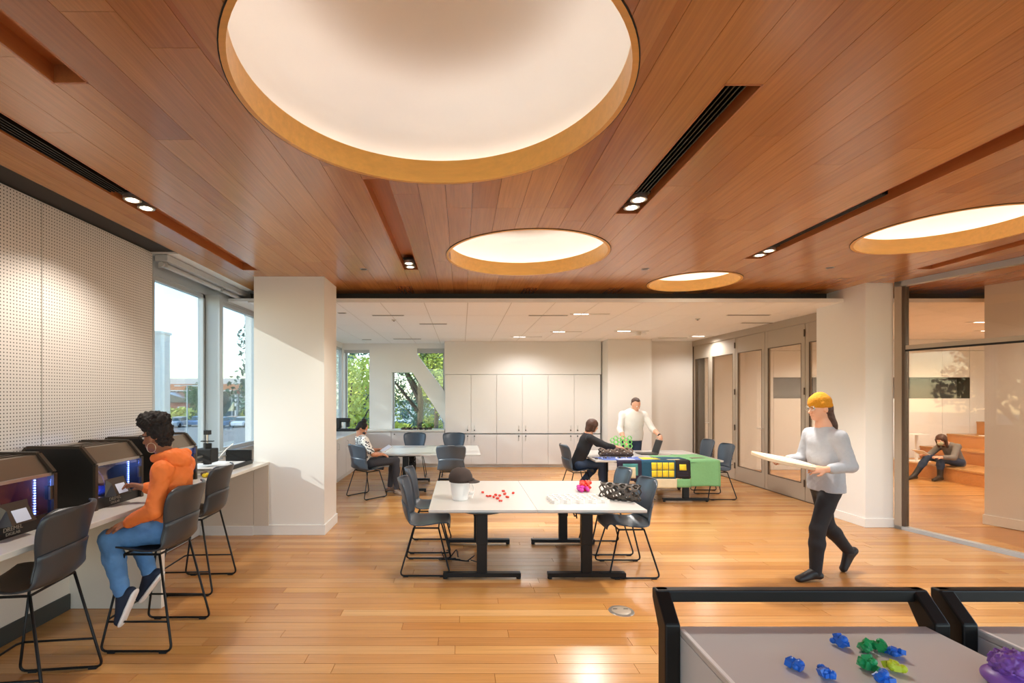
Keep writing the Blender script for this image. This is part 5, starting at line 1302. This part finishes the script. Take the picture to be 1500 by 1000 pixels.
sdf_obj('blouse', top_prims(J, R, .012, .42, -.0, .006), .008, 'blouse', p); sdf_obj('trousers', pants_prims(J, R, .010, .93), .008, 'charpants', p)
c, f, up, sd = R['c'], R['f'], R['up'], R['sd']
sdf_obj('hair', [El(c + up * .035 - f * .028, (.085, .10, .088), (sd, f, up), .02), El(c - up * .03 - f * .055, (.072, .055, .07), (sd, f, up), .02), El(c - f * .07 + up * .125, (.05, .05, .045), (sd, f, up), .01)], .006, 'hairblack', p, (.002, 60))
eyes(R, p)
sdf_obj('face_mask', [El(c + f * .062 - up * .045, (.05, .045, .045), (sd, f, up), .01)], .006, 'charpants', p)
for X in 'LR': shoe('sandal', J['an' + X], J['ft' + X], 'hexbrown', p, s=.93)
t = thing('tablet', 'pale tablet held by the woman in patterned blouse', 'tablet', (-1.36, 8.86, .83), .5)
o = MB().box(-.10, .10, -.07, .07, -.004, .004).build('tablet_body', 'hexwhite', t, bevel=.002); o.rotation_euler = (.2, -.5, 0)
o = MB().box(-.09, .09, -.06, .06, .004, .005).build('tablet_screen', 'screen', t); o.rotation_euler = (.2, -.5, 0)

# ---- woman on the steps
J = dict(head=(10.13, 10.38, .845), face=(-.85, -.35, -.42), up=(-.2, 0, 1), neck=(10.24, 10.40, .765), front=(-1, -.1, -.2), pelvis=(10.50, 10.42, .40),
         shL=(10.33, 10.24, .72), shR=(10.30, 10.56, .72), elL=(10.16, 10.15, .50), elR=(10.10, 10.6, .51), wrL=(9.93, 10.20, .50), wrR=(9.90, 10.48, .52),
         hipL=(10.47, 10.33, .385), hipR=(10.47, 10.51, .385), knL=(10.02, 10.28, .46), knR=(9.93, 10.48, .47), anL=(10.0, 10.27, .09), anR=(9.62, 10.44, .09),
         ftL=(-1, -.2, -.05), ftR=(-1, -.15, -.05), handL=(V3(-1, .1, .15), V3(0, -.5, 1), 1, .5), handR=(V3(-1, 0, .15), V3(0, .5, 1), -1, .5), wide=.9, depth=.78, s=.93)
p = thing('person', 'woman in floral mask reading on the lowest wooden step beyond the glass', 'person', (10.4, 10.4, 0))
B, R = human(J); sdf_obj('body', B, .0075, 'skinlight', p)
sdf_obj('sweater', top_prims(J, R, .014, .85, -.02, .01), .008, 'greytop', p, (.002, 22)); sdf_obj('jeans', pants_prims(J, R, .009, .8), .008, 'denimdark', p)
c, f, up, sd = R['c'], R['f'], R['up'], R['sd']
sdf_obj('hair', [El(c + up * .035 - f * .02, (.088, .10, .085), (sd, f, up), .02), Cp(c - f * .05 - up * .0, c - f * .05 - up * .16, .07, .05, .03), Cp(c + sd * .075, c + sd * .07 + f * .02 - up * .15, .03, .022, .03), Cp(c - sd * .075, c - sd * .07 + f * .02 - up * .15, .03, .022, .03)], .006, 'hairbrown', p, (.002, 60))
sdf_obj('face_mask', [El(c + f * .062 - up * .045, (.054, .05, .05), (sd, f, up), .01)], .006, 'mask', p); eyes(R, p)
for X in 'LR': shoe('boot', J['an' + X], J['ft' + X], 'blackboot', p, s=.95, boot=tuple((V3(*J['kn' + X]) - V3(*J['an' + X])) * .42))
t = thing('magazine', 'open magazine held by the woman on the steps', 'magazine', (9.70, 10.32, .56))
o = MB().box(-.17, .02, -.12, .12, -.004, .004).build('page', 'hexwhite', t); o.rotation_euler = (0, .5, .1)
o = MB().box(-.15, .0, -.10, .10, .004, .006).build('printed_page', 'hexbrown', t); o.rotation_euler = (0, .5, .1)

# ---- purple print in the foreground
pc = np.array([1.515, 1.345, 1.0])
t = thing('purple_print', 'large wrinkled purple printed object at the bottom right corner', '3d print', tuple(pc))
sdf_obj('wrinkled_top', [El(pc + V3(0, 0, .060), (.050, .050, .038), None, .02), El(pc + V3(-.015, -.02, .07), (.03, .03, .026), None, .02)], .003, 'purple', t, (.0055, 210))
sdf_obj('base', [El(pc + V3(0, 0, .02), (.068, .068, .03), None, .02), Cp(pc + V3(-.03, -.03, .012), pc + V3(.03, -.03, .012), .04, .04, .02, (V3(0, 0, 1), .3))], .0035, 'purple', t)
# ============================================================ OUTSIDE
GZ = -2.9
M['asphalt'] = mat('asphalt', '#8d8a83', .9, noise=.08, nscale=.6); M['grass'] = mat('lawn', '#86933f', .95, noise=.2, nscale=2)
M['orangeclad'] = mat('orange_cladding', '#b87850', .7, noise=.06, nscale=3); M['bldglass'] = mat('dark_glazing', '#3a5054', .15, spec=.6); M['bldgrey'] = mat('pale_concrete', '#c9cbc9', .7)
M['brick'] = mat('brick_red', '#8d5140', .8, noise=.1, nscale=8); M['bark'] = mat('bark', '#4a3d30', .9, noise=.3, nscale=12)
M['leafa'] = mat('leaf_yellowgreen', '#b3b84a', .7, noise=.4, nscale=1.2); M['leafb'] = mat('leaf_green', '#5e7a45', .7, noise=.4, nscale=1.2); M['leafc'] = mat('leaf_dark', '#4b6b55', .7, noise=.4, nscale=1.2)
g = sbox('ground', 'asphalt', -160, 60, -20, 160, GZ - .2, GZ, 'grey parking lot and street outside', 'ground')
sbox('lawn', 'grass', -10, 30, 15, 24, GZ, GZ + .03, 'strip of lawn beyond the rear windows', 'ground')
sbox('sidewalk', 'bldgrey', -60, 60, 28, 31, GZ, GZ + .04, 'pale street beyond the trees', 'ground')
def tree(x, y, h, r, m, label, seed, n=2600, lo=.25, leaf=.16):
    rnd = random.Random(seed); t = thing('tree', label, 'tree', (x, y, GZ)); n = int(n * 2.2); leaf *= .62
    mb = MB().cyl((0, 0, 0), (.1, 0, h * .55), r * .05, r * .035, 10)
    for k in range(6):
        a = rnd.random() * 6.28; mb.cyl((.1, 0, h * (.3 + .05 * k)), (r * .6 * math.cos(a), r * .6 * math.sin(a), h * (.5 + .07 * k)), r * .04, r * .015, 6)
    mb.build('trunk', 'bark', t)
    blobs = [(rnd.uniform(-.6, .6) * r, rnd.uniform(-.6, .6) * r, h * rnd.uniform(lo + .1, .88), r * rnd.uniform(.3, .55)) for k in range(16)]
    vs = []; fs = []
    for k in range(n):
        b = rnd.choice(blobs); u = Vector((rnd.gauss(0, 1), rnd.gauss(0, 1), rnd.gauss(0, 1))).normalized() * b[3] * rnd.random() ** .33
        p = Vector(b[:3]) + u; a = Vector((rnd.gauss(0, 1), rnd.gauss(0, 1), rnd.gauss(0, 1))).normalized(); c = a.orthogonal().normalized(); s = leaf * rnd.uniform(.6, 1.3)
        o = len(vs); vs += [p - a * s, p + c * s * .5, p + a * s, p - c * s * .5]; fs.append((o, o + 1, o + 2, o + 3))
    mb = MB(); mb.v = [tuple(v) for v in vs]; mb.f = fs
    mb.build('foliage', m, t, kind='stuff')
tree(-6.2, 20.5, 9.5, 3.0, 'leafc', 'dense green tree outside the narrow rear window', 1, 5200, .12)
tree(-4.2, 17.6, 6.6, 1.5, 'leafa', 'yellow-green young tree in front of the narrow rear window', 2, 1100, .25)
tree(-2.36, 27, 10.5, 3.0, 'leafb', 'green tree outside the left part of the braced rear window', 3, 3600, .2)
tree(-1.36, 25, 9.8, 2.2, 'leafa', 'yellow-green tree with dark trunk outside the braced rear window', 4, 2300, .34)
tree(-.9, 38, 12, 2.8, 'leafa', 'pale autumn tree seen through the upper rear window', 5, 2400, .4)
tree(-5.5, 30, 6, 2.2, 'leafa', 'low yellow tree behind the braced rear window', 6, 1600, .1)
tree(-3.4, 37, 9, 2.8, 'leafc', 'dark green tree far behind the braced rear window', 9, 2600, .05)
tree(-7.9, 27, 9, 3, 'leafb', 'tree beyond the rear left corner', 7, 2400, .15)
tree(-11.2, 9.4, 11.5, 2.6, 'leafb', 'added unseen tree blocking sun from the rear left windows', 8, 3600, .3, .2)  # out-of-view tree added to keep direct sun off the rear cabinets
def shrub(x, y, h, r, m, label, seed, group=None):
    rnd = random.Random(seed); mb = MB()
    for k in range(600):
        u = Vector((rnd.gauss(0, 1), rnd.gauss(0, 1), rnd.gauss(0, 1))).normalized() * rnd.random() ** .4; p = Vector((u.x * r, u.y * r, h * .55 + u.z * h * .5)); a = Vector((rnd.gauss(0, 1), rnd.gauss(0, 1), rnd.gauss(0, 1))).normalized(); c = a.orthogonal(); s = .3
        mb.add([p - a * s, p + c * s * .6, p + a * s, p - c * s * .6], [(0, 1, 2, 3)])
    o = mb.build('bush', m); o.location = (x, y, GZ); tag(o, label, 'bush', group, 'stuff')
shrub(-3.1, 26, 3.0, 1.1, 'leafa', 'yellow bush left of the thin trunk outside the braced window', 61)
shrub(-1.9, 30, 3.2, 1.0, 'leafa', 'yellow bush between the trunks outside the braced window', 62)
# left: office building, pylon, cars, lamp post
b = thing('office_building', 'low long building with orange fascia across the parking lot', 'building', (-60, 105, GZ))
MB().box(-60, 40, 0, 20, 5.7, 7.0).build('fascia', 'orangeclad', b); MB().box(-61, 40.5, -.8, 20, 5.45, 5.7).build('roof_edge', 'bldgrey', b)
MB().box(-58, 40, 2, 20, 0, 5.45).build('glazing', 'bldglass', b); MB().box(-8, 30, 6, 20, 7.0, 8.4).build('roof_house', 'bldgrey', b)
for k in range(24): MB().box(-58 + k * 4, -57.75 + k * 4, 1.7, 2, 0, 5.45).build('mullion', 'alu', b)
b2 = thing('brick_house', 'small brick house in front of the long building', 'building', (-58, 96, GZ))
MB().box(-6, 6, 0, 6, 0, 3.2).build('walls', 'brick', b2); MB().prism([(-6.5, 3.2), (6.5, 3.2), (0, 5.2)], -.3, 6.3, axis=1).build('roof', 'bldglass', b2)
for k in range(3): MB().box(-4.6 + 3.6 * k, -3.2 + 3.6 * k, -.05, 0, 1.1, 2.4).build('window', 'bldgrey', b2)
t = thing('white_pylon', 'tall bright white pillar outside the first window', 'pillar', (-7.45, 12.0, GZ)); MB().box(-.25, .22, -.2, .2, 0, 3.27 - GZ).build('shaft', 'white', t); MB().box(-.28, .25, -.23, .23, 3.27 - GZ, 3.33 - GZ).build('top_cap', 'white', t)
t = thing('chimney_stack', 'white stack with dark red head outside the second window', 'structure outside', (-40.3, 90, GZ))
for k, xx in enumerate((-.9, .0, .8)): MB().cyl((xx, 0, 0), (xx, 0, 4.9), .3, n=14).build('pipe', 'bldgrey', t)
MB().box(-1.4, 1.3, -.6, .6, 4.9, 5.5).build('head', 'brick', t)
M['car1'] = mat('car_white', '#dfe3e6', .3); M['car2'] = mat('car_blue', '#5b7ea6', .3); M['car3'] = mat('car_bronze', '#b08a62', .3); M['car4'] = mat('car_silver', '#b5bcc2', .3, .4)
def car(px, Y, m, lb, rz=0):
    x = (px - CX) / F * Y; t = thing('car', lb, 'car', (x, Y, GZ), rz)
    body = [(-2.1, .3), (-2.15, .75), (-1.6, .9), (-.9, .95), (1.2, .95), (2.0, .85), (2.15, .6), (2.1, .3)]
    MB().prism(body, -.85, .85, axis=1).build('body', m, t, bevel=.05); MB().prism([(-1.1, .93), (-.6, 1.42), (.7, 1.45), (1.4, .93)], -.72, .72, axis=1).build('windows', 'bldglass', t, bevel=.05)
    MB().prism([(-.62, 1.40), (-.55, 1.47), (.68, 1.5), (.75, 1.43)], -.70, .70, axis=1).build('roof', m, t)
    for xx in (-1.35, 1.35):
        for yy_ in (-.86, .70): MB().cyl((xx, yy_, .32), (xx, yy_ + .16, .32), .32, n=16).build('wheel', 'blackmatte', t)
car(263, 72, 'car4', 'silver car parked left of the lamp post', PI / 2); car(292, 74, 'car2', 'blue car parked right of the lamp post', PI / 2); car(323, 71, 'car2', 'blue car parked at the left of the second window', PI / 2)
car(342, 74, 'car3', 'bronze car parked below the white stack', PI / 2); car(356, 72, 'car1', 'white car parked right of the bronze one', PI / 2); car(377, 73, 'car4', 'silver car parked beside the white column edge', PI / 2)
t = thing('street_lamp', 'slim grey lamp post in the parking lot', 'lamp post', ((274 - CX) / F * 60, 60, GZ)); MB().cyl((0, 0, 0), (0, 0, 5.9), .09, .06, 10).build('pole', 'alu', t)
for s in (-1, 1): MB().box(min(0, s * 1.1), max(0, s * 1.1), -.06, .06, 5.8, 5.88).build('arm', 'alu', t); MB().box(s * 1.1 - .35, s * 1.1 + .35, -.2, .2, 5.72, 5.86).build('lamp_head', 'bldgrey', t)
for k, px in enumerate((225, 240, 255, 270, 285, 365)):
    shrub((px - CX) / F * 80, 80 + (k % 3), 1.9 + .6 * (k % 2), 2.0, 'leafa' if k % 2 else 'leafb', 'low bush at the far edge of the parking lot', 20 + k, 'low bushes at the far edge of the parking lot')
tree((291 - CX) / F * 84, 84, 6.6, 2.6, 'leafb', 'round green tree in front of the long building', 31, 2200, .1, .28)
tree((372 - CX) / F * 84, 84, 7, 2.4, 'leafb', 'green tree seen at the white column edge', 32, 1800, .1, .28)
for k, (px, Y) in enumerate(((584, 62), (612, 66), (641, 62))): car(px, Y, ['car1', 'car4', 'car2'][k], ['white car on the street left of the rear tree trunk', 'silver car on the street behind the rear tree trunk', 'blue car on the street right of the rear tree trunk'][k])
b3 = thing('far_house', 'pale building across the street behind the rear trees', 'building', (-5, 80, GZ))
MB().box(-6, 8, 0, 8, 0, 3.4).build('walls', 'bldgrey', b3); MB().box(-6.3, 8.3, -.3, 8.3, 3.4, 3.7).build('roof', 'bldglass', b3)
for k in range(5): MB().box(-5 + 2.5 * k, -3.6 + 2.5 * k, -.05, 0, .8, 2.4).build('window', 'bldglass', b3)
